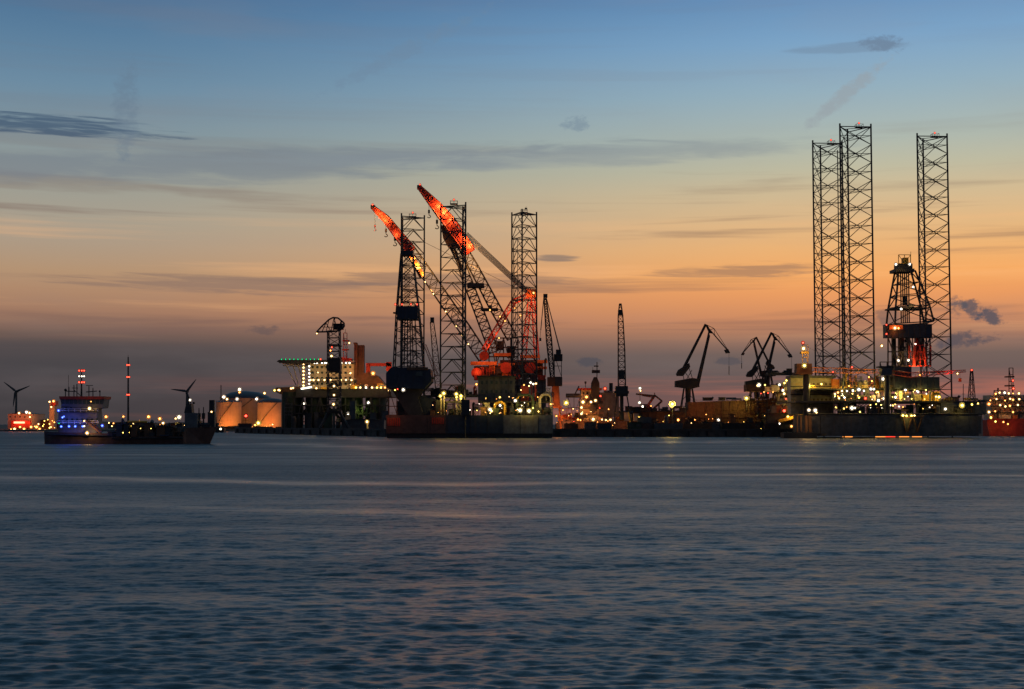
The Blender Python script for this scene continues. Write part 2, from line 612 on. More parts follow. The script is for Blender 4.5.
def lamp_mesh(kind):
    if kind not in _lm:
        bm = bmesh.new()
        bmesh.ops.create_icosphere(bm, subdivisions=2, radius=1.0)
        n0 = len(bm.faces)
        rim = []
        for rr, yy in ((0.3, 1.35), (1.3, 1.25), (1.9, 0.95), (2.4, 0.5)):       # dish added behind the bulb, catching its light as a halo
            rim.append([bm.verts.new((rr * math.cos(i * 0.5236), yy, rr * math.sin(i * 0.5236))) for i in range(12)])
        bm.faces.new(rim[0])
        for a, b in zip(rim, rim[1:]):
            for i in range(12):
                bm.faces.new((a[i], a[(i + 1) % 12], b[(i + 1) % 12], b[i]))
        bm.faces.ensure_lookup_table()
        for i, f in enumerate(bm.faces):
            f.smooth = True
            f.material_index = 0 if i < n0 else 1
        me = bpy.data.meshes.new('lamp_' + kind)
        bm.to_mesh(me)
        bm.free()
        me.materials.append(emat('lit_lamp_' + kind, LCOL[kind], LSTR[kind]))
        me.materials.append(M_HALO)
        _lm[kind] = me
    return _lm[kind]


def lamp(parent, px, py, Y, kind='white', r=1.0, name='lamp'):
    """lit lamp head, r in picture steps across / 2"""
    o = bpy.data.objects.new(name, lamp_mesh(kind))
    k = 0.62 * r * S(Y)
    o.scale = (k, k, k)
    return link(o, parent, P(px, py, Y))


FS = 1.0                         # how strongly the floodlights of the section being built shine


def flood(parent, px, py, Y, kind, watts, rad=0.4, d=None):
    l = bpy.data.lights.new('floodlight', 'POINT' if d is None else 'SPOT')
    l.energy = watts * FS
    l.color = LCOL[kind] if not isinstance(kind, tuple) else kind
    l.shadow_soft_size = rad
    o = bpy.data.objects.new('floodlight', l)
    link(o, parent, P(px, py, Y))
    if d is not None:
        v = P(*d) - P(px, py, Y)
        o.rotation_euler = v.to_track_quat('-Z', 'Y').to_euler()
        l.spot_size = math.radians(100)
        l.spot_blend = 0.6
    return o


def lattice(parent, name, stations, m, rc=0.3, rb=0.14, bay=6.0, side=Vector((0, 1, 0)), nc=5, web=False):
    """tapered four-chord boom or mast through stations (point, width across, height); one brace object per bay"""
    chords = [[], [], [], []]
    nodes = []
    for (p, w0, h0), (q, w1, h1) in zip(stations, stations[1:]):
        L = (q - p).length
        nb = max(1, int(round(L / bay)))
        for i in range(nb):
            t = i / nb
            nodes.append((p.lerp(q, t), w0 + (w1 - w0) * t, h0 + (h1 - h0) * t))
    nodes.append(stations[-1])
    rings = []
    for i, (p, w, h) in enumerate(nodes):
        a = nodes[max(0, i - 1)][0]
        b = nodes[min(len(nodes) - 1, i + 1)][0]
        d = (b - a).normalized()
        sd = (side - d * side.dot(d)).normalized()
        up = d.cross(sd)
        rings.append([p + sd * (sx * w / 2) + up * (sy * h / 2) for sx, sy in ((-1, -1), (1, -1), (1, 1), (-1, 1))])
    mb = MB()
    for k in range(4):                                            # foot frame; chords and bays hang on it
        mb.tube(rings[0][k], rings[0][(k + 1) % 4], rb * 1.2, 4)
    boom = mb.build(name, m, parent)
    for k in range(4):
        c = MB()
        for r0, r1 in zip(rings, rings[1:]):
            c.tube(r0[k], r1[k], rc, nc)
        c.build('chord', m, boom)
    if web:                                                       # plated core of a boom
        w = MB()
        vs, fs = [], []
        for (p, ww, hh), r in zip(nodes, rings):
            up = (r[2] - r[1]).normalized() * hh * 0.36
            sd = (r[1] - r[0]).normalized() * ww * 0.47
            vs += [p - sd - up, p + sd - up, p + sd + up, p - sd + up]
        for i in range(len(nodes) - 1):
            for j in range(4):
                fs.append((i * 4 + j, i * 4 + (j + 1) % 4, i * 4 + 4 + (j + 1) % 4, i * 4 + 4 + j))
        e = (len(nodes) - 1) * 4
        fs += [(3, 2, 1, 0), (e, e + 1, e + 2, e + 3)]
        w.add(vs, fs)
        w.build('web_plate', m, boom)
    for i, (r0, r1) in enumerate(zip(rings, rings[1:])):
        b = MB()
        for k in range(4):
            j = (k + 1) % 4
            b.tube(r1[k], r1[j], rb, 4)
            if i % 2:
                b.tube(r0[k], r1[j], rb, 4)
            else:
                b.tube(r0[j], r1[k], rb, 4)
        b.build('brace', m, boom)
    return boom


def box_truss(mb, x0, y0, x1, y1, Y, depth, r, nx=3, ny=1):
    """open steel frame in front of / under a deck"""
    for k in (0, 1):
        yy = Y + depth * k
        for i in range(nx + 1):
            x = x0 + (x1 - x0) * i / nx
            mb.tube(P(x, y0, yy), P(x, y1, yy), r, 4)
        for j in range(ny + 1):
            y = y0 + (y1 - y0) * j / ny
            mb.tube(P(x0, y, yy), P(x1, y, yy), r, 4)
        for i in range(nx):
            xa, xb = x0 + (x1 - x0) * i / nx, x0 + (x1 - x0) * (i + 1) / nx
            if i % 2:
                xa, xb = xb, xa
            mb.tube(P(xa, y0, yy), P(xb, y1, yy), r * 0.8, 4)
    return mb


def railing(parent, x0, y, x1, Y, m, h=1.1, step=2.0, name='railing'):
    a, b = P(x0, y, Y), P(x1, y, Y)
    mb = MB()
    for k in (0.5, 1.0):
        mb.tube(a + Vector((0, 0, h * k)), b + Vector((0, 0, h * k)), 0.05, 4)
    nn = max(2, int(abs(b.x - a.x) / step))
    for i in range(nn + 1):
        p = a.lerp(b, i / nn)
        mb.tube(p, p + Vector((0, 0, h)), 0.05, 4)
    return mb.build(name, m, parent)


def clutter(parent, x0, x1, ybase, hmax, Y0, Y1, count, mats, seed):
    """deck equipment: cabins, tanks, pipe racks, vents, bollards standing on a deck, each a part"""
    rg = random.Random(seed)
    for i in range(count):
        x = x0 + (x1 - x0) * (i + rg.uniform(0.1, 0.9)) / count
        Y = rg.uniform(Y0, Y1)
        b = P(x, ybase, Y0)
        b = Vector((b.x * Y / Y0, Y, b.z))
        s = S(Y)
        h = rg.uniform(0.35, 1.0) * hmax * s
        m = rg.choice(mats)
        w = rg.uniform(4, 9) * s
        kind = rg.choice(['cabin', 'cabin', 'tank', 'pipe_rack', 'vent', 'skid', 'pipe_rack'])
        mb = MB()
        if kind == 'cabin':
            mb.box((b.x, b.y, b.z + h / 2), (w, 3.0, h))
            mb.box((b.x, b.y, b.z + h + 0.08), (w + 0.4, 3.4, 0.16))
            for q in range(3):
                mb.box((b.x - w * 0.3 + q * w * 0.3, b.y - 1.52, b.z + h * 0.6), (w * 0.12, 0.06, h * 0.25))
        elif kind == 'tank':
            r = w * 0.3
            hh = max(h, r * 1.5)
            mb.lathe(b, [(r, 0), (r, hh * 0.85), (r * 0.7, hh * 0.96), (r * 0.2, hh)], 12)
        elif kind == 'pipe_rack':
            for sx in (-1, 1):
                for sy in (-1, 1):
                    mb.tube(b + Vector((sx * w * 0.5, sy, 0)), b + Vector((sx * w * 0.5, sy, h)), 0.12, 4)
            for q in range(4):
                mb.tube(b + Vector((-w * 0.6, -0.9 + 0.6 * q, h * (0.55 + 0.13 * q))), b + Vector((w * 0.6, -0.9 + 0.6 * q, h * (0.55 + 0.13 * q))), 0.16, 6)
            mb.tube(b + Vector((-w * 0.5, -1, 0)), b + Vector((w * 0.5, -1, h)), 0.09, 4)
        elif kind == 'vent':
            mb.tube(b, b + Vector((0, 0, h)), 0.35, 8)
            mb.tube(b + Vector((0, 0, h)), b + Vector((0.5, -0.5, h + 0.7)), 0.5, 8)
        else:
            mb.box((b.x, b.y, b.z + 0.3), (w, 2.4, 0.4))
            mb.tube(b + Vector((-w * 0.35, 0, 0.5 + h * 0.3)), b + Vector((w * 0.35, 0, 0.5 + h * 0.3)), max(0.3, h * 0.28), 10)
            mb.tube(b + Vector((w * 0.2, 0, 0.5)), b + Vector((w * 0.2, 0, h)), 0.15, 6)
        mb.build({'cabin': 'deck_cabin', 'tank': 'deck_tank', 'pipe_rack': 'pipe_rack', 'vent': 'ventilator', 'skid': 'equipment_skid'}[kind], m, parent)


# ------------------------------------------------------------------ far shore and quay
land = sheet('far_shore', -6000, 6000, 1030, 9000, 1.5, M_GROUND, 40, 20)
land['kind'] = 'structure'
bank = MB()
bank.add([(-6000, 1026, -2), (6000, 1026, -2), (6000, 1030, 1.5), (-6000, 1030, 1.5)], [(0, 1, 2, 3)])
o = bank.build('shore_bank', M_CONC)
o['kind'] = 'structure'

QZ = 3.2                                        # quay deck above the water
qf = [(-168, 850), (-54, 597), (118, 595)]      # water side of the quay
qb = [(118, 616), (-46, 617), (-150, 864)]
mb = MB().plan(qf + qb, -6, QZ)
quay = mb.build('quay', M_CONC)
quay['kind'] = 'structure'
mb = MB()                                       # coping along the edge
for a, b in zip(qf, qf[1:]):
    d = (Vector(b) - Vector(a)).normalized()
    nrm = Vector((d.y, -d.x)) * 0.25
    a, b = Vector(a), Vector(b)
    p = [a + nrm, b + nrm, b - nrm * 2, a - nrm * 2]
    mb.plan([(q.x, q.y) for q in p], QZ - 0.5, QZ + 0.25)
mb.build('coping', M_CONC, quay)
fm = MB()                                       # rubber fenders hung along the water side
fm.tube((0, 0, -1.0), (0, 0, 1.0), 0.45, 8)
fmesh = fm.mesh('fender', M_BLACK)
a, b = Vector(qf[1]), Vector(qf[2])
for i in range(22):
    p = a.lerp(b, (i + 0.5) / 22)
    link(bpy.data.objects.new('fender', fmesh), quay, (p.x, p.y - 0.75, 1.5))
a, b = Vector(qf[0]), Vector(qf[1])
for i in range(16):
    p = a.lerp(b, (i + 0.5) / 16)
    link(bpy.data.objects.new('fender', fmesh), quay, (p.x - 0.5, p.y - 0.35, 1.5))


# ------------------------------------------------------------------ jack-up legs
def tri(R, a0):
    return [Vector((R * math.cos(a0 + k * 2.0943951), R * math.sin(a0 + k * 2.0943951), 0)) for k in range(3)]


def make_leg(parent, cx, Y, top, R, a0, bay, style, m, rc, rb, bottom=-12.0, chord_low=None):
    """triangular lattice leg; chords, rings and braces are its sub-parts"""
    c = P(cx, top, Y)
    base = Vector((c.x, Y, 0))
    pts = tri(R, a0)
    ztop = c.z
    mb = MB()
    for k in range(3):                                            # head frame of the leg
        mb.tube(base + pts[k] + Vector((0, 0, ztop - 0.4)), base + pts[(k + 1) % 3] + Vector((0, 0, ztop - 0.4)), rb * 1.4, 5)
    mb.tube(base + pts[0] + Vector((0, 0, ztop - 0.4)), base + (pts[1] + pts[2]) / 2 + Vector((0, 0, ztop - 0.4)), rb, 4)
    leg = mb.build('leg', m, parent)
    cm = MB().tube((0, 0, bottom), (0, 0, ztop + 0.8), rc, 8)
    q = rc * 1.7
    cm.box((0, 0, (bottom + ztop) / 2), (q * 1.05, rc * 0.5, ztop - bottom))     # rack plate of the chord
    cmesh = cm.mesh('chord', m)
    for k in range(3):
        link(bpy.data.objects.new('chord', cmesh), leg, base + pts[k])
    nb = int((ztop - 0) / bay)
    xm = []
    for k in range(3):
        a, b = pts[k], pts[(k + 1) % 3]
        mb = MB()
        up = Vector((0, 0, bay))
        if style == 'x':
            mb.tube(a, b + up, rb, 5)
            mb.tube(b, a + up, rb, 5)
            mb.tube(a + up / 2, b + up / 2, rb * 0.85, 5)
        else:                                                     # chevron: apex at the middle of the upper tie
            mid = (a + b) / 2 + up
            mb.tube(a, mid, rb, 5)
            mb.tube(b, mid, rb, 5)
            mb.tube(a + up, b + up, rb * 0.9, 5)
        xm.append(mb.mesh('brace', m))
    rm = MB()
    mids = [(pts[k] + pts[(k + 1) % 3]) / 2 for k in range(3)]
    h0 = Vector((0, 0, bay / 2 if style == 'x' else bay))
    for k in range(3):
        rm.tube(mids[k] + h0, mids[(k + 1) % 3] + h0, rb * 0.6, 4)
    rmesh = rm.mesh('span_breaker', m)
    for i in range(nb):
        z = ztop - 0.4 - (i + 1) * bay
        for k in range(3):
            link(bpy.data.objects.new('brace', xm[k]), leg, base + Vector((0, 0, z)))
        link(bpy.data.objects.new('span_breaker', rmesh), leg, base + Vector((0, 0, z)))
    return leg, base, pts, ztop


def head_platform(parent, base, p, ztop, m, beacon=True):
    mb = MB()
    c = base + p + Vector((0, 0, ztop))
    mb.box(c + Vector((0, 0, 0.4)), (3.0, 3.0, 0.25))
    for sx in (-1, 1):
        for sy in (-1, 1):
            mb.tube(c + Vector((sx * 1.4, sy * 1.4, 0.4)), c + Vector((sx * 1.4, sy * 1.4, 1.6)), 0.08, 4)
    for sx in (-1, 1):
        mb.tube(c + Vector((sx * 1.4, -1.4, 1.6)), c + Vector((sx * 1.4, 1.4, 1.6)), 0.08, 4)
        mb.tube(c + Vector((-1.4, sx * 1.4, 1.6)), c + Vector((1.4, sx * 1.4, 1.6)), 0.08, 4)
    mb.tube(c + Vector((0, 0, 0.4)), c + Vector((0, 0, 2.0)), 0.1, 4)
    mb.build('top_platform', m, parent)
    if beacon:
        o = bpy.data.objects.new('beacon', lamp_mesh('red'))
        o.scale = (0.2,) * 3
        link(o, parent, c + Vector((0, 0, 2.2)))


FS = 0.8
# ------------------------------------------------------------------ drilling jack-up on the right
rig = thing('jack_up_rig', 'drilling jack-up rig with three tall lattice legs and a derrick, right of the yard', 'oil rig', P(890, 437, 560))
Y0 = 548
s = S(Y0)
a = P(791, 413, 592); b = P(986, 413, Y0)
hz0, hz1 = 0.7, P(880, 414, Y0).z
mb = MB().plan([(a.x + 2, Y0 + 3), (a.x + 5, Y0), (b.x - 3, Y0), (b.x, Y0 + 4), (b.x, Y0 + 34), (b.x - 18, Y0 + 62), (a.x + 8, Y0 + 62), (a.x, Y0 + 40), (a.x, Y0 + 8)], hz0, hz1)
hull = mb.build('hull', M_HULL, rig)
for i in range(14):                                             # shell plating between the frames
    x = 808 + i * 12.4
    MB().px(x + 0.5, 416.2, x + 11.9, 433.5, Y0 - 0.06, 0.05).build('hull_plate', M_HULL, hull)
mb = MB()
p0, p1 = P(808, 413, Y0), P(985, 413, Y0)
mb.tube((p0.x, Y0 - 0.2, hz1), (p1.x, Y0 - 0.2, hz1), 0.28, 6)
mb.build('rubbing_strake', M_BLACK, hull)
R = 7.3
a0 = math.radians(-27)
legsR = []
for cx, Yl, top in ((825, 594, 144), (852.7, 560, 127.5), (929, 579, 137)):
    lg, base, pts, zt = make_leg(rig, cx, Yl, top, R, a0, 7.25, 'x', M_STEEL, 0.34, 0.15)
    head_platform(lg, base, (pts[0] + pts[1]) * 0.5, zt, M_STEEL)
    legsR.append((lg, base, pts))
# raw water pipe running up the back leg
mb = MB().tube(P(837.5, 150, 588), P(840.5, 405, 588), 0.22, 6)
mb.build('raw_water_pipe', M_STEEL, legsR[0][0])
# jack houses round each leg
for lg, base, pts in legsR:
    mb = MB()
    for p in pts:
        mb.box(base + p * 1.02 + Vector((0, 0, hz1 + 3.4)), (3.6, 3.6, 6.8))
        mb.box(base + p * 1.02 + Vector((0, 0, hz1 + 7.0)), (4.2, 4.2, 0.3))
    for k in range(3):
        mb.tube(base + pts[k] + Vector((0, 0, hz1 + 6)), base + pts[(k + 1) % 3] + Vector((0, 0, hz1 + 6)), 0.5, 4)
    mb.build('jack_house', M_GREY, rig)

# accommodation block at the left end
acc = MB().px(791, 378, 833, 414, 566, 7).build('accommodation_block', M_CREAM, rig)
for k, yy in enumerate((381.5, 397)):
    for i in range(5):
        x = 813 + i * 4.1
        MB().px(x, yy + 1.6, x + 1.6, yy + 3.6, 565.86, 0.12).build('window', M_GLASS, acc)
for yy in (386, 394, 402):
    MB().px(791, yy, 833.6, yy + 0.9, 564.6, 1.4).build('walkway', M_STEEL, acc)
    railing(acc, 791, yy, 833.4, 564.7, M_YELLOW)
MB().px(790, 375.5, 836, 378, 564.5, 9).build('roof', M_GREY, acc)
# left deck crane, cab lit, boom laid across the deck
cr = MB()
cr.tube(P(806.5, 416, 556), P(806.5, 373, 556), 0.85 * 1.6, 12)
cr.build('crane_pedestal', M_STEEL, rig, shade=True)
mb = MB().px(797, 363.5, 812, 372.5, 554, 5)
mb.px(796, 372.5, 813, 374.2, 553, 7)
cab = mb.build('crane_cab', M_RUST, rig)
mb = MB()
box_truss(mb, 802.5, 345, 808, 363.5, 555, 2.2, 0.16, 1, 3)
mb.px(801.5, 351.5, 809, 353.5, 554.4, 3.4)
mb.build('crane_mast', M_YELLOW, cab)
lattice(rig, 'crane_boom', [(P(811, 369.5, 556), 2.0, 1.6), (P(835, 370.5, 556), 2.2, 2.0), (P(888, 371.5, 556), 1.4, 1.1)], M_ORANGE, 0.14, 0.08, 3.2)
mb = MB()
mb.tube(P(806, 346, 556), P(850, 369, 556), 0.05, 4).tube(P(806, 346, 556.5), P(850, 369, 556.5), 0.05, 4)
mb.build('boom_stay', M_ROPE, rig)
lamp(rig, 803.6, 348.5, 553.5, 'warm', 1.9)
lamp(rig, 803, 342.8, 555, 'red', 1.3)
lamp(rig, 804.5, 365.6, 552.5, 'yellow', 2.0)
flood(rig, 804, 352, 550, 'warm', 1200)
flood(rig, 805, 367, 546, 'orange', 1100)
# right deck crane pedestal
MB().tube(P(887, 414, 550), P(887, 372, 550), 1.2, 12).build('crane_pedestal', M_STEEL, rig, shade=True)
mb = MB().px(882, 368, 892, 374, 548.5, 4).px(880.5, 374, 893.5, 375.4, 547.5, 6)
mb.build('crane_cab', M_GREY, rig)
lattice(rig, 'crane_boom', [(P(889, 372, 550), 1.8, 1.4), (P(910, 375, 552), 1.8, 1.8), (P(965, 371, 560), 1.0, 0.8)], M_RED, 0.14, 0.08, 3.2)
mb = MB().tube(P(960, 371.5, 560), P(960, 378.5, 560), 0.06, 4)
mb.box(P(960, 380, 560), (1.0, 0.8, 1.5))
mb.build('hook_block', M_ORANGE, rig)
flood(rig, 950, 376, 556, 'red', 900)
lamp(rig, 957.5, 373.5, 559, 'warm', 0.9)

# drill floor, substructure and derrick
Yd = 560
MB().px(887, 324, 932, 337.5, Yd, 6).build('drill_floor', M_BLUE, rig)
mb = MB()
for i in range(9):
    x = 886 + i * 5.6
    mb.px(x, 324.5, x + 0.7, 337, Yd - 0.12, 0.1)
mb.build('wind_wall_rib', M_STEEL, rig)
MB().px(886, 329.5, 905.5, 333.0, Yd - 0.3, 0.25).build('floor_band', M_BLACK, rig)
mb = MB()
box_truss(mb, 888, 337.5, 930, 366, Yd + 0.5, 5, 0.34, 4, 2)
box_truss(mb, 892, 337.5, 926, 366, Yd + 3, 5, 0.24, 5, 3)
sub = mb.build('substructure', M_STEEL, rig)
for x, w in ((893, 3.0), (900, 4.5), (908, 2.2), (916, 3.5), (922, 2.2)):
    MB().px(x, 338, x + w, 366, Yd + 7, 2.0).build('mud_pipe', random.choice((M_GREY, M_STEEL, M_RED)), sub)
mb = MB()
box_truss(mb, 909, 345, 931, 366, Yd - 1, 2.0, 0.2, 4, 3)
mb.tube(P(913, 366, Yd - 2), P(915.5, 342, Yd - 2), 0.5, 6).tube(P(926, 366, Yd - 2), P(924, 347, Yd - 2), 0.4, 6)
mb.build('pipe_manifold', M_RED, rig)
cant = MB().px(894.5, 366.5, 911.5, 377, Yd - 6, 12).px(894.5, 377, 939.5, 388.5, Yd - 6.5, 14).build('cantilever', M_BLUE, rig)
for x in (899, 905, 911, 917, 923, 929, 935):
    MB().px(x, 377.5, x + 0.8, 388, Yd - 6.75, 0.2).build('stiffener', M_BLUE, cant)
mb = MB()
box_truss(mb, 880, 362, 894, 388, Yd - 4, 6, 0.22, 2, 3)
mb.px(880, 366, 894.5, 367.5, Yd - 4, 6).px(880, 377, 894.5, 378, Yd - 4, 6)
mb.build('stair_tower', M_STEEL, rig)
dst = [(P(909.8, 323.5, Yd + 7), 13.0, 15.6), (P(908.5, 307, Yd + 7), 11.5, 13.6), (P(904.8, 272, Yd + 7), 5.6, 6.8)]
der = lattice(rig, 'derrick', dst, M_STEEL, 0.42, 0.24, 5.2, Vector((0, 1, 0)))
mb = MB().px(892, 307.2, 928, 308.6, Yd + 1, 11).px(909, 304, 914, 309, Yd + 1, 4)
mb.build('racking_board', M_STEEL, der)
mb = MB()
for x in (902.5, 904.5, 906.5, 900.5, 908.5):
    mb.tube(P(x, 272, Yd + 7), P(x + 0.8, 323, Yd + 7), 0.3, 4)
mb.tube(P(905, 296, Yd + 7), P(905.2, 305, Yd + 7), 1.0, 8)
mb.build('travelling_block', M_STEEL, der)
mb = MB().px(895.5, 268.5, 914.5, 271.5, Yd + 2.5, 9).px(898, 263.5, 912.5, 268.5, Yd + 4, 6)
mb.build('crown_platform', M_STEEL, der)
mb = MB()
box_truss(mb, 898.5, 254.8, 910.5, 263.5, Yd + 4, 5, 0.17, 2, 1)
mb.px(903.5, 257.5, 908.5, 263.5, Yd + 5, 3)
mb.tube(P(910.8, 263, Yd + 4), P(910.8, 251.5, Yd + 4), 0.1, 4)
mb.build('crown_block', M_YELLOW, der)
for x, y, k, r in ((896, 264.3, 'white', 1.3), (909.8, 264.2, 'white', 1.3), (913.3, 287, 'white', 1.1), (901.3, 309, 'white', 1.2),
                   (895, 328, 'warm', 1.6), (898.5, 328.2, 'orange', 1.2), (886.5, 324.8, 'red', 0.8), (886.5, 334, 'red', 0.9), (881.8, 345.8, 'warm', 1.3),
                   (898.5, 360.5, 'white', 1.3), (908.5, 360.3, 'white', 1.2), (915.5, 344, 'white', 1.0), (920, 375, 'orange', 1.0)):
    lamp(rig, x, y, Yd - 2.5, k, r)
MB().px(889.5, 325.2, 903, 330, Yd - 0.22, 0.2).build('painted_glow_panel', M_ORANGE, rig)  # orange panel added; its paint stands in for lamplight on the wall
flood(rig, 896, 327, Yd - 2.0, 'orange', 420, 0.6)
flood(rig, 896, 332, Yd - 2.4, (1.0, 0.2, 0.04), 300, 0.6)
flood(rig, 919, 368, Yd - 4, (1.0, 0.30, 0.08), 3200)
flood(rig, 905, 358, Yd - 3, 'warm', 900)
flood(rig, 904, 267, Yd - 1, 'warm', 260)
flood(rig, 913, 306, Yd - 1, 'warm', 260)

# deck: modules, pipework, lights
MB().px(800, 388.5, 940, 390, 556, 30).build('upper_deck', M_STEEL, rig)
MB().px(796, 401, 986, 402.6, 552, 40).build('main_deck', M_STEEL, rig)
railing(rig, 800, 388.5, 940, 556, M_YELLOW)
railing(rig, 834, 401, 986, 552, M_YELLOW)
clutter(rig, 834, 886, 388.5, 16, 558, 572, 16, [M_YELLOW, M_CREAM, M_GREY, M_ORANGE], 3)
clutter(rig, 834, 940, 401, 11, 553.5, 560, 34, [M_CREAM, M_GREY, M_STEEL, M_YELLOW, M_GREEN], 4)
clutter(rig, 834, 984, 413.5, 11, 549.5, 556, 40, [M_GREY, M_STEEL, M_STEEL, M_GREEN, M_RUST], 5)
clutter(rig, 942, 984, 402, 6, 556, 570, 6, [M_STEEL, M_GREY, M_YELLOW], 6)
MB().px(941, 403, 986, 414, 552, 22).build('deck_house', M_GREY, rig)
mb = MB()
for x0, x1 in ((903, 906), (911.5, 908), (914, 917.5), (922, 917.5)):
    mb.tube(P(x0, 417.5, 547), P(x1, 432, 547.6), 0.3, 5)
mb.tube(P(900, 417, 546.8), P(924, 416.5, 546.8), 0.3, 5)
mb.build('boat_landing', M_RUST, rig)
rg = random.Random(12)
dl = [(838, 392.5, 'orange', 1.2), (835, 394, 'warm', 1.1), (842, 391, 'warm', 1.2), (847, 391, 'white', 1.0), (853, 390.6, 'white', 1.2),
      (859, 389.6, 'white', 1.7), (864, 390.8, 'white', 1.1), (871, 389, 'white', 1.5), (874, 389.2, 'white', 1.2), (878, 392, 'yellow', 1.0),
      (883.2, 379, 'white', 1.7), (884, 398.5, 'white', 1.3), (878.5, 400.5, 'white', 1.5), (865.5, 398.3, 'red', 1.5), (859, 397.5, 'yellow', 1.1),
      (839, 398, 'yellow', 1.2), (844.5, 397.5, 'white', 1.1), (852, 408, 'white', 1.8), (855, 407.9, 'white', 1.0), (895.5, 397.3, 'white', 1.3),
      (905.5, 390, 'white', 1.3), (918, 391.8, 'white', 1.3), (926, 390, 'yellow', 0.9), (939, 397, 'yellow', 1.7), (936, 396.6, 'warm', 1.0),
      (945.5, 409, 'white', 1.4), (903, 415.5, 'yellow', 1.6), (906.5, 416, 'yellow', 1.4), (911.5, 416, 'yellow', 1.6), (914.5, 415.6, 'warm', 1.1),
      (809, 410, 'white', 1.5), (815.3, 410.3, 'white', 1.7), (816.5, 412.5, 'warm', 1.0), (849, 386, 'orange', 0.9), (833, 372, 'red', 0.9),
      (852, 367.3, 'red', 1.1), (821.5, 384, 'yellow', 1.2), (872, 381, 'orange', 1.0), (869, 377, 'orange', 0.9), (893, 405.5, 'yellow', 0.9),
      (899, 406.5, 'white', 0.8), (860, 411.8, 'yellow', 0.9), (844, 408.5, 'yellow', 0.9), (962.2, 405.3, 'yellow', 2.0), (972, 404.5, 'yellow', 1.1), (978, 403.5, 'yellow', 0.9)]
for i in range(60):
    dl.append((rg.uniform(834, 935), rg.choice((391, 393, 396, 399, 405, 408)) + rg.uniform(-1, 1), rg.choice(('yellow', 'warm', 'white', 'yellow', 'orange')), rg.uniform(0.3, 0.8)))
for x, y, k, r in dl:
    lamp(rig, x, y, 547 if y > 401 else 551, k, r)
FS = 1.8
for x, y, k, w in ((845, 388, 'yellow', 900), (866, 386, 'yellow', 900), (878, 396, 'warm', 600), (900, 394, 'yellow', 700), (922, 394, 'yellow', 700),
                   (908, 419, 'yellow', 500), (853, 408, 'warm', 450), (939, 399, 'yellow', 500), (962, 408, 'yellow', 1300), (812, 412, 'warm', 500)):
    flood(rig, x, y - 1, 545.8 if y > 401 else 552.3, k, w * (0.35 if y > 401 else 1.0), 0.8)
flood(rig, 812, 386, 556, 'yellow', 1500)
for x, k in ((850, 'orange'), (883, 'orange'), (893, 'red'), (907, 'orange'), (920, 'orange')):     # glowing tubes added under the hull as light reflections on the water
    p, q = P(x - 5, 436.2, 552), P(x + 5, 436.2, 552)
    MB().tube((p.x, 556, 0.45), (q.x, 556, 0.45), 0.16, 6).build('lamp_or_glint_tube', emat('glint_tube_' + k, LCOL[k], 1.6), rig)

# dark mooring pontoon in front of the rig's left end
po = thing('mooring_pontoon', 'low black mooring pontoon at the left end of the drilling rig', 'pontoon', P(800, 438, 540))
mb = MB().plan([(P(784, 438, 540).x, 540), (P(817, 438, 540).x, 540), (P(817, 438, 540).x, 547), (P(784, 438, 540).x, 547)], -1.0, 2.2)
mb.build('hull', M_BLACK, po)
for x in (787, 793, 801, 808, 814):
    MB().tube(P(x, 433, 540.8), P(x, 431.0, 540.8), 0.3, 8).build('bollard', M_STEEL, po)
for x, w in ((800.5, 1.2), (805.5, 2.0), (809, 2.6), (797, 1.0)):
    MB().px(x, 415.5, x + w, 434, 543, 1.5).build('spud_column', M_RUST, po)
flood(po, 806, 420, 538, 'warm', 420)


FS = 0.8
# ------------------------------------------------------------------ jack-up in the middle (with the drilling mast over its left end)
rig = thing('jack_up_rig', 'dark jack-up rig with three shorter lattice legs and a tri-coloured hull', 'oil rig', P(470, 437, 555))
Y0 = 547
za, zb = -1.5, P(470, 415.2, Y0).z
x0, x1 = P(386, 415, Y0).x, P(553, 415, Y0).x
xa, xb = P(445.5, 415, Y0).x, P(503, 415, Y0).x
hull = MB().plan([(x0 + 0.4, Y0 + 0.5), (x1 - 0.4, Y0 + 0.5), (x1 - 0.4, Y0 + 41), (x0 + 0.4, Y0 + 41)], za, zb - 0.15).build('hull', M_BLACK, rig)
zw = P(470, 433.5, Y0).z
for p, q, m, nm in ((x0, xa, M_BROWN, 'red oxide painted left third of the hull side'), (xa, xb, M_BLUE, 'navy painted middle of the hull side'), (xb, x1, M_PALEHULL, 'grey painted right third of the hull side')):
    MB().box(((p + q) / 2, Y0 + 0.25, (zw + zb) / 2), (q - p - 0.06, 0.5, zb - zw)).build('hull_panel', m, hull, nm)
mb = None
for i in range(7):                                              # ribbed fender strip at the lit end
    x = 387.5 + i * 1.9
    MB().px(x, 418, x + 1.1, 426, Y0 - 0.3, 0.28).build('fender_rib', M_RED, hull)
for i in range(6):
    x = 432 + i * 2.1
    MB().px(x, 417.5, x + 1.2, 424, Y0 - 0.3, 0.28).build('fender_rib', M_RED, hull)
for x in (427, 430, 447, 470, 487, 503.5, 520, 538):
    MB().px(x, 416, x + 0.5, 433, Y0 - 0.12, 0.1).build('hull_seam', M_BLACK, hull)
flood(rig, 390, 414, 542, (1.0, 0.30, 0.10), 330)
flood(rig, 438, 414, 542, (1.0, 0.34, 0.12), 120)

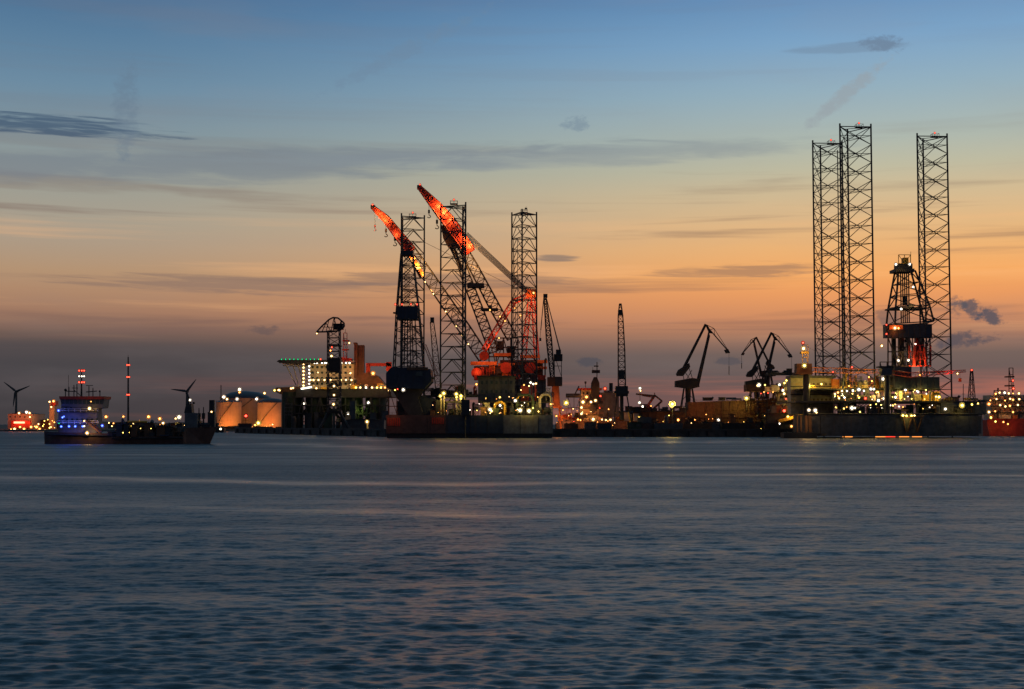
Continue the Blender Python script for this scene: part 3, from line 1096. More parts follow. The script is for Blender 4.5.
legs = []
for cx, Yl, top, R, ad in ((409.5, 581, 217, 6.2, 2.0), (456.5, 552, 206, 6.2, 186.0 - 180), (523.5, 570, 213, 5.9, 24.0)):
    a0 = math.radians(ad)
    if cx == 456.5:
        a0 = math.radians(180 + 8)
    lg, base, pts, zt = make_leg(rig, cx, Yl, top, R, a0, 5.05, 'k', M_STEEL, 0.33, 0.16)
    legs.append((lg, base, pts))
    head_platform(lg, base, (pts[0] + pts[1]) * 0.4, zt, M_STEEL, beacon=cx < 500)
# aerial on the right leg
MB().tube(P(526, 212, 568), P(526, 206.5, 568), 0.1, 4).box(P(526, 208.5, 568), (1.0, 0.4, 0.6)).build('aerial', M_STEEL, legs[2][0])
for lg, base, pts in legs:
    mb = MB()
    for p in pts:
        mb.box(base + p * 1.02 + Vector((0, 0, zb + 3)), (3.2, 3.2, 6.0))
    for k in range(3):
        mb.tube(base + pts[k] + Vector((0, 0, zb + 5.2)), base + pts[(k + 1) % 3] + Vector((0, 0, zb + 5.2)), 0.45, 4)
    mb.build('jack_house', M_STEEL, rig)
# dark hoist tower standing inside the right leg
mb = MB()
box_truss(mb, 513.5, 238, 517.5, 400, 574, 2.0, 0.15, 1, 14)
mb.build('hoist_tower', M_STEEL, rig)

# drilling mast and its floor over the left end
Yd = 556
der = lattice(rig, 'derrick', [(P(409, 367, Yd), 10, 11.8), (P(408, 318, Yd), 7.5, 9.2), (P(407, 254, Yd), 4.2, 4.6)], M_STEEL, 0.28, 0.17, 4.4)
mb = MB()
for x in (403, 405, 407.5, 410, 412, 415):
    mb.tube(P(x, 318, Yd), P(x + (x - 408) * 0.3, 367, Yd), 0.24, 5)
for x in (405, 407, 409):
    mb.tube(P(x, 256, Yd), P(x, 318, Yd), 0.2, 4)
mb.build('drill_string', M_STEEL, der)
rg = random.Random(5)
mb = MB()
for i in range(26):
    y = rg.uniform(322, 366)
    x = rg.uniform(400, 417)
    mb.tube(P(x, y, Yd + rg.uniform(-4, 4)), P(x + rg.uniform(-5, 5), y + rg.uniform(-2, 7), Yd + rg.uniform(-4, 4)), 0.16, 4)
mb.build('pipework', M_STEEL, der)
ww = MB().px(396.8, 306, 417.5, 319, Yd - 5, 10).build('wind_wall', M_BLUE, der)
for i in range(6):
    MB().px(397.5 + i * 3.5, 306.5, 398.0 + i * 3.5, 318.5, Yd - 5.1, 0.08).build('wall_rib', M_STEEL, ww)
MB().px(393, 312, 397, 313.3, Yd - 4, 3).build('side_platform', M_STEEL, der)
MB().px(400.5, 250.5, 413, 255, Yd - 3, 6).build('crown_block', M_STEEL, der)
for x in (395.3, 402, 411, 417):
    lamp(rig, x, 304.4, Yd - 5, 'red', 0.85)
mb = MB().pprism([(386, 373), (391.5, 367), (430.5, 369), (431.5, 381), (424, 389), (386, 388)], Yd - 9, 16)
fl = mb.build('drill_floor', M_BLUE, rig)
MB().px(407, 367.2, 428, 370, Yd - 9.3, 0.25).build('floor_fascia', M_RUST, fl)
MB().px(415.5, 371.5, 422.5, 376, Yd - 9.2, 0.15).build('window', M_GLASS, fl)
for x in (397, 405, 413, 424):
    MB().px(x, 374, x + 0.5, 387, Yd - 9.15, 0.1).build('stiffener', M_BLUE, fl)
MB().px(426, 377, 434, 379, Yd - 8, 4).build('side_platform', M_STEEL, rig)
MB().pprism([(391, 388), (424, 388), (418, 398), (424, 415.5), (408, 415.5), (397, 398)], Yd - 7, 10).build('substructure', M_STEEL, rig)
MB().pprism([(404, 398), (425, 395), (446, 402), (446, 415.5), (404, 415.5)], Yd - 4, 12).build('deck_house', M_BLUE, rig)
mb = MB()
box_truss(mb, 389, 389, 397, 415, Yd - 8, 6, 0.22, 1, 3)
mb.build('stair_tower', M_RUST, rig)
lamp(rig, 403.2, 389.8, Yd - 9.6, 'white', 1.5)
lamp(rig, 395, 390, Yd - 9.6, 'yellow', 0.8)
lamp(rig, 397.5, 389.2, Yd - 9.6, 'red', 0.7)

# small upright crane boom between the legs
dc = MB().tube(P(438, 415, 560), P(438, 388, 560), 1.1, 10).build('crane_pedestal', M_STEEL, rig)
lattice(rig, 'crane_boom', [(P(438.5, 388, 560), 2.2, 2.4), (P(435, 350, 560), 2.0, 2.2), (P(432, 322, 560), 1.4, 1.4)], M_RUST, 0.15, 0.09, 2.6)
MB().px(430.2, 317.3, 434, 322.5, 558.5, 2.0).build('boom_head', M_STEEL, rig)
lattice(rig, 'boom_gantry', [(P(437, 376, 560), 1.2, 1.2), (P(425, 345, 562), 0.9, 0.9)], M_RED, 0.11, 0.07, 2.4)

# deck equipment and pipes
MB().px(424, 395, 478, 396.5, 556, 18).build('mezzanine_deck', M_STEEL, rig)
railing(rig, 424, 395, 478, 556, M_STEEL)
house = MB().px(478, 377, 515, 401, 560, 16).build('deck_house', M_GREY, rig)
MB().px(476.5, 375.6, 516.5, 377, 559, 18).build('roof', M_STEEL, house)
for k in range(2):
    for i in range(7):
        x = 481 + i * 4.8
        MB().px(x, 381 + k * 9, x + 2.2, 384 + k * 9, 559.9, 0.08).build('window', M_GLASS, house)
for x in (487, 494, 501, 508):
    MB().px(x, 377.5, x + 0.4, 400.5, 559.85, 0.12).build('wall_seam', M_STEEL, house)
MB().px(478, 401, 552, 402.5, 553, 20).build('upper_deck', M_STEEL, rig)
for x in (483, 496, 512, 528, 537, 551):
    MB().tube(P(x, 402, 554), P(x, 415.5, 554), 0.4, 6).build('deck_column', M_CREAM, rig)
for pts_, m in (([(540, 415, 551), (540, 398, 551), (543, 394.5, 551), (549, 394.5, 551), (551.5, 398, 551), (551.5, 415, 551)], M_CREAM),
                ([(517, 415, 550), (517, 398, 550), (520, 395, 550), (530, 395, 550), (533, 398, 550), (533, 415, 550)], M_GREEN),
                ([(495, 415, 550), (495, 404, 550), (500, 401.5, 550), (505, 404, 550), (505, 415, 550)], M_YELLOW)):
    mb = MB().path([P(*p) for p in pts_], 0.55, 8)
    mb.build('pipe_loop', m, rig)
clutter(rig, 428, 478, 395, 10, 557, 566, 14, [M_STEEL, M_GREY, M_RED], 21)
clutter(rig, 430, 553, 415.3, 14, 549, 556, 38, [M_STEEL, M_GREY, M_GREEN, M_RUST, M_CREAM], 22)
clutter(rig, 516, 552, 401, 18, 555, 566, 14, [M_STEEL, M_GREY, M_RED, M_CREAM], 23)
railing(rig, 387, 415.2, 553, 547.4, M_STEEL)
for x in (441, 444.2, 456.5, 461):
    MB().tube(P(x, 415, 549), P(x, 394, 549), 0.25, 5).build('lamp_mast', M_CREAM, rig)
for x, y, k, r in ((440.3, 396, 'yellow', 1.3), (443.8, 393.2, 'yellow', 1.7), (456.2, 394, 'yellow', 1.6), (461, 395.8, 'yellow', 1.5), (461, 398.5, 'yellow', 1.0), (456.5, 397, 'yellow', 1.0),
                   (490, 409.5, 'white', 1.7), (491.6, 411.2, 'warm', 1.2), (500.2, 405.4, 'white', 1.2), (499.8, 397.3, 'yellow', 1.0), (515.3, 400.7, 'white', 1.5),
                   (520.1, 410.3, 'white', 1.8), (529, 411, 'white', 1.7), (538.5, 411.5, 'yellow', 0.8), (533, 408, 'yellow', 0.8), (476.5, 384.3, 'orange', 1.2),
                   (530.6, 382.6, 'white', 1.1), (533.4, 384, 'white', 1.0), (536, 383.6, 'warm', 1.0), (529, 386, 'warm', 0.8), (524, 385, 'orange', 0.8), (521, 390, 'warm', 0.6), (550.8, 404.2, 'orange', 1.0)):
    lamp(rig, x, y, 547.5 if y > 388 else 552, k, r)
rg = random.Random(19)
for i in range(26):
    lamp(rig, rg.uniform(430, 552), rg.choice((398, 404, 409, 412)) + rg.uniform(-1.5, 1.5), 548, rg.choice(('yellow', 'warm', 'white', 'orange')), rg.uniform(0.3, 0.65))
mb = MB().tube(P(515.3, 400.7, 548), P(519, 396, 548), 0.25, 5)
mb.build('lamp_arm', M_YELLOW, rig)
FS = 1.3
for x, y, k, w in ((442, 397, 'yellow', 700), (459, 398, 'yellow', 800), (491, 409, 'yellow', 450), (501, 405, 'yellow', 350), (521, 409, 'yellow', 700), (530, 410, 'yellow', 700),
                   (533, 386, 'warm', 500), (540, 404, 'yellow', 400), (482, 408, 'yellow', 250)):
    flood(rig, x, y, 546.3, k, w)

# ------------------------------------------------------------------ heavy-lift crane barge behind it
Yc = 645
bar = thing('crane_barge', 'red crane barge carrying two heavy-lift cranes, mostly hidden behind the jack-up', 'barge', P(505, 436, Yc))
xl, xr = P(466, 430, Yc).x, P(550, 430, Yc).x
MB().plan([(xl, 624), (xr, 624), (xr, 668), (xl, 668)], -2, 9).build('hull', M_BROWN, bar)
MB().px(482, 379, 546, 424, 634, 22).build('crane_tub', M_GREY, bar)
for x in (482, 492, 502, 512, 522, 532, 542):
    MB().px(x, 380, x + 0.7, 424, 633.8, 0.2).build('stiffener', M_STEEL, bar)
rg = random.Random(9)
for i in range(9):
    x = 474 + i * 8
    mb = MB().px(x, 376 - rg.uniform(0, 3), x + rg.uniform(5, 8), 380, 632 + rg.uniform(0, 4), 6)
    mb.build('winch_house', rg.choice((M_RED, M_ORANGE, M_RUST, M_STEEL)), bar)

def drum(parent, x, y, Y, r, w, m):
    c = P(x, y, Y)
    mb = MB().tube(c + Vector((0, -w / 2, 0)), c + Vector((0, w / 2, 0)), r * 0.75, 14)
    for sy in (-1, 1):
        mb.tube(c + Vector((0, sy * w / 2 - 0.2, 0)), c + Vector((0, sy * w / 2 + 0.2, 0)), r, 16)
    return mb.build('winch_drum', m, parent)


def hook(parent, x, y0, y1, Y, m, big=1.0):
    a, b = P(x, y0, Y), P(x, y1, Y)
    mb = MB().tube(a + Vector((-0.3, 0, 0)), b + Vector((-0.15, 0, 0)), 0.06, 4).tube(a + Vector((0.3, 0, 0)), b + Vector((0.15, 0, 0)), 0.06, 4)
    rope = mb.build('hoist_rope', M_ROPE, parent)
    k = big
    mb = MB().box(b + Vector((0, 0, -0.9 * k)), (1.1 * k, 0.7 * k, 2.0 * k))
    mb.tube(b + Vector((0, 0, -1.8 * k)), b + Vector((0, 0, -3.0 * k)), 0.22 * k, 6)
    pts = [b + Vector((0.9 * k * math.sin(t), 0, -3.8 * k + 0.8 * k * math.cos(t))) for t in [i * 0.55 for i in range(9)]]
    mb.path(pts, 0.24 * k, 6)
    mb.build('hook_block', m, parent)


# crane A: long slender boom reaching far to the left
ca = thing('heavy_lift_crane', 'red heavy-lift crane with the long slender boom reaching furthest left, floodlit', 'crane', P(490, 376, Yc))
bst = [(P(484, 358, Yc), 6.5, 5.2), (P(466, 331, Yc), 6.0, 5.4), (P(428, 276, Yc), 5.4, 5.2), (P(411, 251, Yc), 4.6, 4.6), (P(386, 219, Yc), 3.0, 3.0), (P(373, 207.5, Yc), 1.4, 1.4)]
bm_a = lattice(ca, 'boom', bst[:4], M_STEEL, 0.36, 0.2, 4.2)
bm_b = lattice(ca, 'upper_boom', bst[3:], M_RED, 0.42, 0.17, 2.6, web=True)
MB().px(370.6, 205, 375, 208.6, Yc - 0.8, 1.8).build('boom_head', M_STEEL, ca)
mb = MB().pprism([(425, 276), (418, 262), (404, 243), (400, 244), (412, 264), (420, 279)], Yc - 2.0, 0.4)
mb.build('walkway', M_ORANGE, ca)
mb = MB()
for k in (-1.6, -0.5, 0.5, 1.6):
    mb.tube(P(424, 242, Yc + k), P(532, 296, Yc + k), 0.11, 4)
mb.build('pendant_rope', M_ROPE, ca)
hook(ca, 375, 209, 225, Yc, M_RED, 0.6)
hook(ca, 386, 221, 229, Yc, M_BROWN, 0.8)
hook(ca, 395, 231, 237, Yc, M_BLACK, 0.9)
lamp(ca, 372.6, 204.6, Yc - 1, 'red', 0.9)
for t, k in ((0.08, 0.8), (0.14, 0.8), (0.2, 0.9), (0.3, 0.8), (0.42, 0.8), (0.5, 0.8)):
    p = Vector((478, 354)).lerp(Vector((424, 276)), t * 1.9)
    lamp(ca, p.x - 1.5, p.y + 2, Yc - 3.5, 'warm', k)
FS = 1.9
for x, y, w in ((378, 213, 900), (384, 219, 1300), (397, 233, 350), (414, 257, 700), (419, 265, 1900), (424, 274, 900), (433, 289, 600)):
    flood(ca, x - 1, y + 1, Yc - 3.4, (1.0, 0.42, 0.10), w, 0.5)
house = MB().px(474, 366, 500, 377, Yc - 6, 10).build('machinery_house', M_BROWN, ca)
clutter(ca, 476, 500, 377, 12, Yc - 9, Yc - 7, 5, [M_RED, M_STEEL, M_ORANGE, M_BLACK], 81)
FS = 0.55
MB().px(470.5, 361.5, 497, 365, Yc - 8, 3).build('walkway', M_ORANGE, ca)
drum(ca, 476.5, 373, Yc - 9, 2.4, 3, M_RED)
drum(ca, 484, 356, Yc - 4, 2.2, 3, M_RED)

# crane B: forked boom with a heavy floodlit jib
cb_ = thing('heavy_lift_crane', 'tall heavy-lift crane with forked twin-leg boom and thick floodlit jib', 'crane', P(512, 376, Yc))
lattice(cb_, 'boom_leg', [(P(494, 352, Yc), 2.6, 4.2), (P(483, 322, Yc), 3.2, 4.4), (P(466, 277, Yc), 3.0, 4.0), (P(456, 246, Yc), 2.4, 3.4)], M_STEEL, 0.36, 0.22, 3.4)
lattice(cb_, 'boom_leg', [(P(512, 338, Yc + 6), 2.6, 4.6), (P(494, 306, Yc + 5), 3.2, 4.8), (P(474, 268, Yc + 3), 3.0, 4.2), (P(458, 240, Yc + 1), 2.4, 3.4)], M_STEEL, 0.36, 0.22, 3.4)
lattice(cb_, 'jib', [(P(470, 252, Yc), 4.0, 4.6), (P(450, 223, Yc), 4.6, 5.4), (P(436, 206, Yc), 3.6, 4.2), (P(419.5, 187.5, Yc), 1.4, 1.5)], M_RED, 0.45, 0.18, 2.8, web=True)
MB().px(417, 185, 421.5, 189, Yc - 0.8, 1.8).build('jib_head', M_STEEL, cb_)
mb = MB().pprism([(441, 225), (452, 226), (466, 240), (463, 248), (448, 247), (443, 238)], Yc - 1.5, 3.0)
mb.build('boom_knuckle', M_RUST, cb_)
mb = MB().pprism([(449, 247), (455, 247), (463, 268), (460, 270)], Yc - 0.8, 1.6)
mb.build('sheave_frame', M_STEEL, cb_)
MB().px(467, 283, 484, 286.5, Yc - 3.5, 9).build('cross_girder', M_STEEL, cb_)
MB().px(481, 308, 498, 310, Yc - 2, 8).build('cross_girder', M_STEEL, cb_)
MB().px(489, 305, 492, 309.5, Yc - 3, 2).build('junction_box', M_BLUE, cb_)
mb = MB()
for i in range(7):                                              # main hoist tackle, a band of parallel ropes
    o_ = i - 3
    mb.tube(P(466 + o_ * 0.5, 235 - o_ * 0.85, Yc + o_ * 0.5), P(532 + o_ * 0.3, 296 - o_ * 0.7, Yc + o_ * 0.5), 0.2, 4)
mb.build('luffing_tackle', M_ROPE, cb_)
hook(cb_, 429, 199, 210, Yc, M_BLACK, 0.8)
hook(cb_, 437, 208, 220, Yc, M_BLACK, 0.9)
lamp(cb_, 420, 184.5, Yc - 1, 'red', 0.8)
FS = 1.9
for x, y, w in ((438, 205, 1300), (443, 211, 1700), (449, 219, 1000), (464, 237, 1300), (469, 245, 1700), (471, 256, 900), (474, 266, 1300)):
    flood(cb_, x + 1, y, Yc - 3.8, (1.0, 0.40, 0.10), w, 0.5)
# back gantry
lattice(cb_, 'gantry_strut', [(P(484, 350, Yc - 3), 2.0, 2.2), (P(513, 302, Yc - 3), 1.8, 2.0)], M_RED, 0.32, 0.18, 3.2)
lattice(cb_, 'gantry_strut', [(P(513, 302, Yc - 3), 1.8, 2.0), (P(531, 294, Yc), 1.6, 1.6)], M_RED, 0.32, 0.18, 3.2)
lattice(cb_, 'gantry_leg', [(P(523, 362, Yc), 2.0, 2.2), (P(530, 296, Yc), 1.4, 1.4)], M_RED, 0.30, 0.17, 3.2)
lattice(cb_, 'gantry_leg', [(P(537, 362, Yc), 2.0, 2.2), (P(533, 296, Yc), 1.4, 1.4)], M_RED, 0.30, 0.17, 3.2)
MB().px(526.5, 289, 537, 297, Yc - 2, 4).build('gantry_head', M_ORANGE, cb_)
lamp(cb_, 533.4, 293, Yc - 3, 'orange', 1.4)
for x, y in ((500, 316.5), (505, 321), (499, 338), (520.5, 315.5), (515, 308), (493, 368.5), (490, 310)):
    lamp(cb_, x, y, Yc - 5, 'orange', 0.8)
FS = 0.55
for x, y, w in ((531, 300, 2600), (534, 316, 1500), (520, 304, 1200), (526, 330, 1200), (509, 312, 600), (497, 334, 700), (488, 346, 900), (535, 345, 1000)):
    flood(cb_, x, y, Yc - 5, (1.0, 0.26, 0.07), w, 1.0)
FS = 0.4
house = MB().px(500, 360, 543, 377, Yc - 4, 12).build('machinery_house', M_BROWN, cb_)
clutter(cb_, 498, 546, 377, 18, Yc - 8, Yc - 5, 9, [M_RED, M_STEEL, M_BLACK, M_ORANGE, M_STEEL], 82)
mb = MB()
box_truss(mb, 489, 338, 518, 366, Yc - 2, 5, 0.4, 4, 3)
mb.px(497, 341, 504, 350, Yc, 2).px(507, 346, 515, 358, Yc - 1, 2)
mb.build('sheave_tower', M_STEEL, cb_)
for x, y, x2, y2 in ((494, 353, 512, 356), (498, 363, 515, 366), (537, 360, 547.5, 363), (537, 366.5, 547, 369), (520, 355, 540, 358)):
    MB().px(x, y, x2, y2, Yc - 6, 3).build('walkway', M_ORANGE, cb_)
drum(cb_, 506, 368, Yc - 7, 2.6, 3.4, M_RED)
drum(cb_, 530, 368, Yc - 7, 2.6, 3.4, M_RED)
for x, y, w in ((480, 362, 1500), (494, 360, 1300), (510, 362, 900), (541, 358, 1200), (477, 372, 1000), (500, 372, 700)):
    flood(cb_, x, y, Yc - 13, (1.0, 0.24, 0.06), w)


# ------------------------------------------------------------------ yard between the two rigs
def derived(fn, **kw):
    return fn(**kw)


# slewing dock crane with its boom raised, right beside the middle rig
Yq = 606
t = thing('dock_crane', 'dark dock crane with steep raised boom and lit orange pedestal beside the middle rig', 'crane', P(554.5, 429.5, Yq))
ped = MB()
ped.tube(P(551, 429.6, Yq - 3), P(553, 386, Yq), 0.45, 6).tube(P(561, 429.6, Yq - 3), P(558, 386, Yq), 0.45, 6)
ped.tube(P(551, 429.6, Yq + 3), P(553, 386, Yq), 0.45, 6).tube(P(561, 429.6, Yq + 3), P(558, 386, Yq), 0.45, 6)
ped.px(552.5, 386, 558.5, 407, Yq - 1.5, 3.0)
ped.px(550, 406, 562, 408, Yq - 3, 6)
ped.build('pedestal', M_ORANGE, t)
house = MB().px(547.5, 377, 562, 386, Yq - 3, 6).build('machinery_house', M_RUST, t)
MB().px(555, 377.3, 562.3, 385.8, Yq - 3.2, 0.15).build('house_side', M_STEEL, house)
mb = MB()
box_truss(mb, 554.5, 355, 561.5, 377, Yq - 1.5, 3, 0.2, 1, 2)
mb.px(554, 354, 562.5, 361, Yq - 1.2, 3).px(556, 349.5, 561, 354, Yq - 1, 2)
mb.build('tower_top', M_STEEL, t)
lattice(t, 'boom', [(P(552.5, 378, Yq), 2.2, 1.6), (P(549, 340, Yq), 2.2, 2.2), (P(545, 297, Yq), 1.0, 0.9)], M_BLACK, 0.3, 0.2, 2.2)
mb = MB().tube(P(546, 296, Yq - 0.6), P(560, 352, Yq - 0.6), 0.16, 5).tube(P(546, 296, Yq + 0.6), P(561, 353, Yq + 0.6), 0.16, 5)
mb.build('boom_tie', M_STEEL, t)
MB().px(543.3, 293.8, 547.5, 297.5, Yq - 0.6, 1.2).build('boom_head', M_STEEL, t)
mb = MB().tube(P(543.8, 297, Yq), P(540.8, 330, Yq), 0.2, 5).tube(P(543.8, 297, Yq), P(540, 338, Yq + 1), 0.1, 4)
mb.box(P(540.3, 339.5, Yq), (0.9, 0.7, 1.4))
mb.build('hoist_rope', M_ROPE, t)
for x, y, w in ((553, 403, 1500), (559, 415, 1300), (553, 424, 1100)):
    flood(t, x, y, Yq - 8, (1.0, 0.32, 0.08), w)
lamp(t, 552.5, 404, Yq - 4, 'orange', 1.0)
lamp(t, 556.5, 416, Yq - 5, 'orange', 0.9)

FS = 0.6
# red-lit ship under repair
Ys = 655
t = thing('ship', 'red-lit ship under repair with dark mast and funnel, behind the quay', 'ship', P(585, 436, Ys))
MB().pprism([(556, 424), (562, 419), (590, 421), (640, 421), (640, 436), (566, 436), (556, 433)], Ys, 14).build('hull', M_BROWN, t)
sup = MB().px(580, 402, 601, 421.5, Ys + 2, 9).px(581, 389, 598, 402, Ys + 3, 8).build('superstructure', M_CREAM, t)
MB().px(578, 388, 602, 390, Ys + 1.5, 10).build('bridge_wing', M_RED, sup)
for k in range(2):
    for i in range(4):
        MB().px(582.5 + i * 4, 392 + k * 6, 584.5 + i * 4, 394.5 + k * 6, Ys + 2.85, 0.12).build('window', M_GLASS, sup)
for yy in (401.5, 408, 414.5):
    MB().px(578.5, yy, 603, yy + 0.9, Ys + 0.6, 2).build('walkway', M_STEEL, sup)
    railing(sup, 578.5, yy, 603, Ys + 0.7, M_ORANGE)
mb = MB().pprism([(591, 404), (591.3, 383), (594, 377), (597, 377), (599.5, 383), (600, 404)], Ys, 3)
mb.px(592, 370, 600, 373, Ys + 0.5, 2).px(594, 365.5, 598.5, 366.6, Ys + 1, 1.4)
mb.tube(P(597, 378, Ys + 1.5), P(597, 362, Ys + 1.5), 0.22, 5)
mb.tube(P(592.8, 372, Ys + 1.5), P(592.8, 367, Ys + 1.5), 0.12, 4)
mb.build('mast', M_BLACK, t)
MB().tube(P(611, 396, Ys + 6), P(611, 383, Ys + 6), 1.6 * 0.47 * 1.2, 10).build('funnel', M_BLACK, t)
MB().px(599, 392.5, 619, 417, Ys + 1.5, 10).px(604.5, 390.5, 612, 392.5, Ys + 2.5, 6).build('sheeted_block', M_LGREY, t, 'plain pale sheeted block')
mb = MB().tube(P(566, 396, Ys), P(581, 396, Ys), 0.5, 5)
mb.px(566, 393.5, 580, 397.5, Ys + 3, 3)
box_truss(mb, 568, 397, 580, 418, Ys + 3, 3, 0.16, 2, 2)
mb.tube(P(575, 394, Ys + 4), P(579, 386, Ys + 4), 0.3, 5)
mb.tube(P(585.5, 389, Ys + 4), P(585.5, 383, Ys + 4), 0.16, 5).box(P(585.5, 382.5, Ys + 4), (0.9, 0.9, 1.0))
mb.build('deck_gantry', M_STEEL, t)
MB().pprism([(588, 408), (593, 404), (597, 410), (593, 414)], Ys - 0.5, 1.5).build('lifeboat', M_BLACK, t)
clutter(t, 560, 640, 421, 9, Ys + 0.5, Ys + 6, 26, [M_ORANGE, M_RED, M_STEEL, M_CREAM], 31)
for x, y, k, r in ((583, 402, 'warm', 1.8), (591, 402, 'warm', 1.3), (595.5, 400.5, 'warm', 1.4), (581.5, 407.5, 'warm', 1.3), (581.5, 413.7, 'warm', 1.3), (593.2, 419.3, 'warm', 1.8),
                   (605, 388.5, 'red', 1.4), (600.5, 396, 'red', 1.0), (578, 419.5, 'orange', 1.1), (580.5, 420, 'orange', 0.9), (602, 419.5, 'warm', 0.9), (606, 420, 'warm', 0.9), (610.5, 419.8, 'warm', 1.1),
                   (586.5, 397, 'orange', 1.6), (624, 430, 'orange', 0.9), (556, 415.5, 'orange', 1.0)):
    lamp(t, x, y, Ys - 1.2, k, r)
rg = random.Random(39)
for i in range(24):
    lamp(t, rg.uniform(556, 616), rg.uniform(408, 428), Ys - 1.5, rg.choice(('orange', 'warm', 'red', 'orange')), rg.uniform(0.3, 0.75))
for x, y, w in ((584, 396, 1300), (588, 408, 1300), (594, 416, 1200), (602, 390, 500), (572, 416, 1300), (566, 424, 1500), (584, 425, 1000), (606, 424, 500), (624, 425, 420)):
    flood(t, x, y, Ys - 4, (1.0, 0.30, 0.06), w, 0.8)
flood(t, 568, 428, Ys - 4, 'white', 160)
mb = MB().tube(P(565.5, 428.6, Ys - 2), P(569, 427.2, Ys - 2), 0.5, 6)
mb.build('work_lamp', emat('lit_work_lamp', (0.9, 0.95, 1.0), 4.0), t)

FS = 0.6
# tall lattice tower crane
Yt = 605
t = thing('tower_crane', 'tall slim dark lattice crane mast standing alone right of the red-lit ship', 'crane', P(622, 429.5, Yt))
lattice(t, 'mast', [(P(622, 396, Yt), 3.0, 3.2), (P(621.5, 350, Yt), 2.6, 2.8), (P(620.5, 316, Yt), 2.0, 2.0), (P(620.3, 304, Yt), 0.8, 0.8)], M_BLACK, 0.2, 0.13, 2.4)
mb = MB().px(618.3, 310, 622.6, 315, Yt - 1, 2).px(619.3, 303.4, 621.6, 305, Yt - 0.5, 1).px(618.5, 370, 624.5, 379, Yt - 1.6, 3)
mb.build('mast_head', M_STEEL, t)
MB().px(616, 386, 628, 396, Yt - 3, 6).px(614.5, 391, 629, 393.5, Yt - 3.4, 7).build('slewing_house', M_STEEL, t)
mb = MB()
for x0, x1 in ((617, 613), (627, 632.5)):
    for k in (-3, 3):
        mb.tube(P(x0, 396, Yt), P(x1, 429.5, Yt + k), 0.28, 5)
mb.tube(P(615, 412, Yt - 1.5), P(630, 412, Yt - 1.5), 0.2, 5)
mb.px(620.2, 396, 623.5, 420, Yt - 0.8, 1.6)
mb.build('portal', M_STEEL, t)
mb = MB().tube(P(628.2, 412, Yt - 3.2), P(631, 426, Yt - 3.2), 0.24, 5)
mb.build('portal_ladder', M_YELLOW, t)
flood(t, 628, 422, Yt - 6, 'yellow', 500)
lamp(t, 639, 417.7, Yt, 'yellow', 1.3)

FS = 0.4
# floating dock: low pontoon wall and tall wing wall
Yd = 672
t = thing('floating_dock', 'rust-brown floating dock with long ribbed wing wall, under the luffing cranes', 'dock', P(700, 436, Yd))
low = MB().px(617, 411.5, 688, 437, Yd, 14).build('low_wall', M_RUST, t)
for i in range(9):
    MB().px(618 + i * 7.8, 412.5, 618.9 + i * 7.8, 436, Yd - 0.35, 0.33).build('frame_rib', M_RUST, low)
MB().px(617, 410.6, 688, 411.6, Yd - 0.8, 15).build('walkway', M_STEEL, low)
wing = MB().pprism([(688, 402.2), (788, 398.5), (788, 437), (688, 437)], Yd, 12).build('wing_wall', M_RUST, t)
for i in range(12):
    MB().pprism([(689 + i * 8.2, 403 - i * 0.3), (690 + i * 8.2, 403 - i * 0.3), (690 + i * 8.2, 436), (689 + i * 8.2, 436)], Yd - 0.4, 0.38).build('frame_rib', M_RUST, wing)
for yy in (409, 417, 425):
    MB().px(689, yy, 787, yy + 0.8, Yd - 0.5, 0.48).build('stringer', M_RUST, wing)
railing(t, 688, 402, 740, Yd + 1, M_STEEL)
MB().px(616, 429, 788, 437, Yd - 9, 8.5).build('work_deck', M_STEEL, t)
clutter(t, 620, 788, 429.2, 15, Yd - 8, Yd - 2, 34, [M_STEEL, M_BLACK, M_RUST, M_GREY, M_BROWN], 91)
clutter(t, 618, 686, 410.8, 5, Yd + 1, Yd + 6, 12, [M_STEEL, M_BLACK, M_RUST], 92)
clutter(t, 700, 786, 400.5, 4, Yd + 1, Yd + 6, 10, [M_STEEL, M_BLACK, M_RUST], 93)
for x, y, k, r in ((673.2, 430, 'warm', 1.2), (678.3, 430, 'warm', 1.2), (683, 430, 'warm', 1.2), (688, 430, 'white', 1.2), (690.5, 430, 'white', 1.2), (678.2, 420, 'orange', 1.7), (718.5, 420, 'white', 1.4),
                   (726, 430, 'orange', 0.7), (744, 426, 'yellow', 0.6)):
    lamp(t, x, y, Yd - 9, k, r)
rg = random.Random(29)
for i in range(44):
    lamp(t, rg.uniform(622, 786), rg.choice((415, 419, 423, 426, 428)) + rg.uniform(-1.5, 1.5), Yd - 9.5, rg.choice(('orange', 'warm', 'yellow', 'orange')), rg.uniform(0.25, 0.6))
for x, y, k, w in ((696, 407, 'orange', 1400), (712, 410, 'orange', 1100), (733, 405, 'yellow', 1100), (747, 405, 'yellow', 1500), (660, 420, 'orange', 500), (681, 424, 'orange', 600), (718, 424, 'warm', 300), (775, 412, 'orange', 500)):
    flood(t, x, y, Yd - 6, k, w)

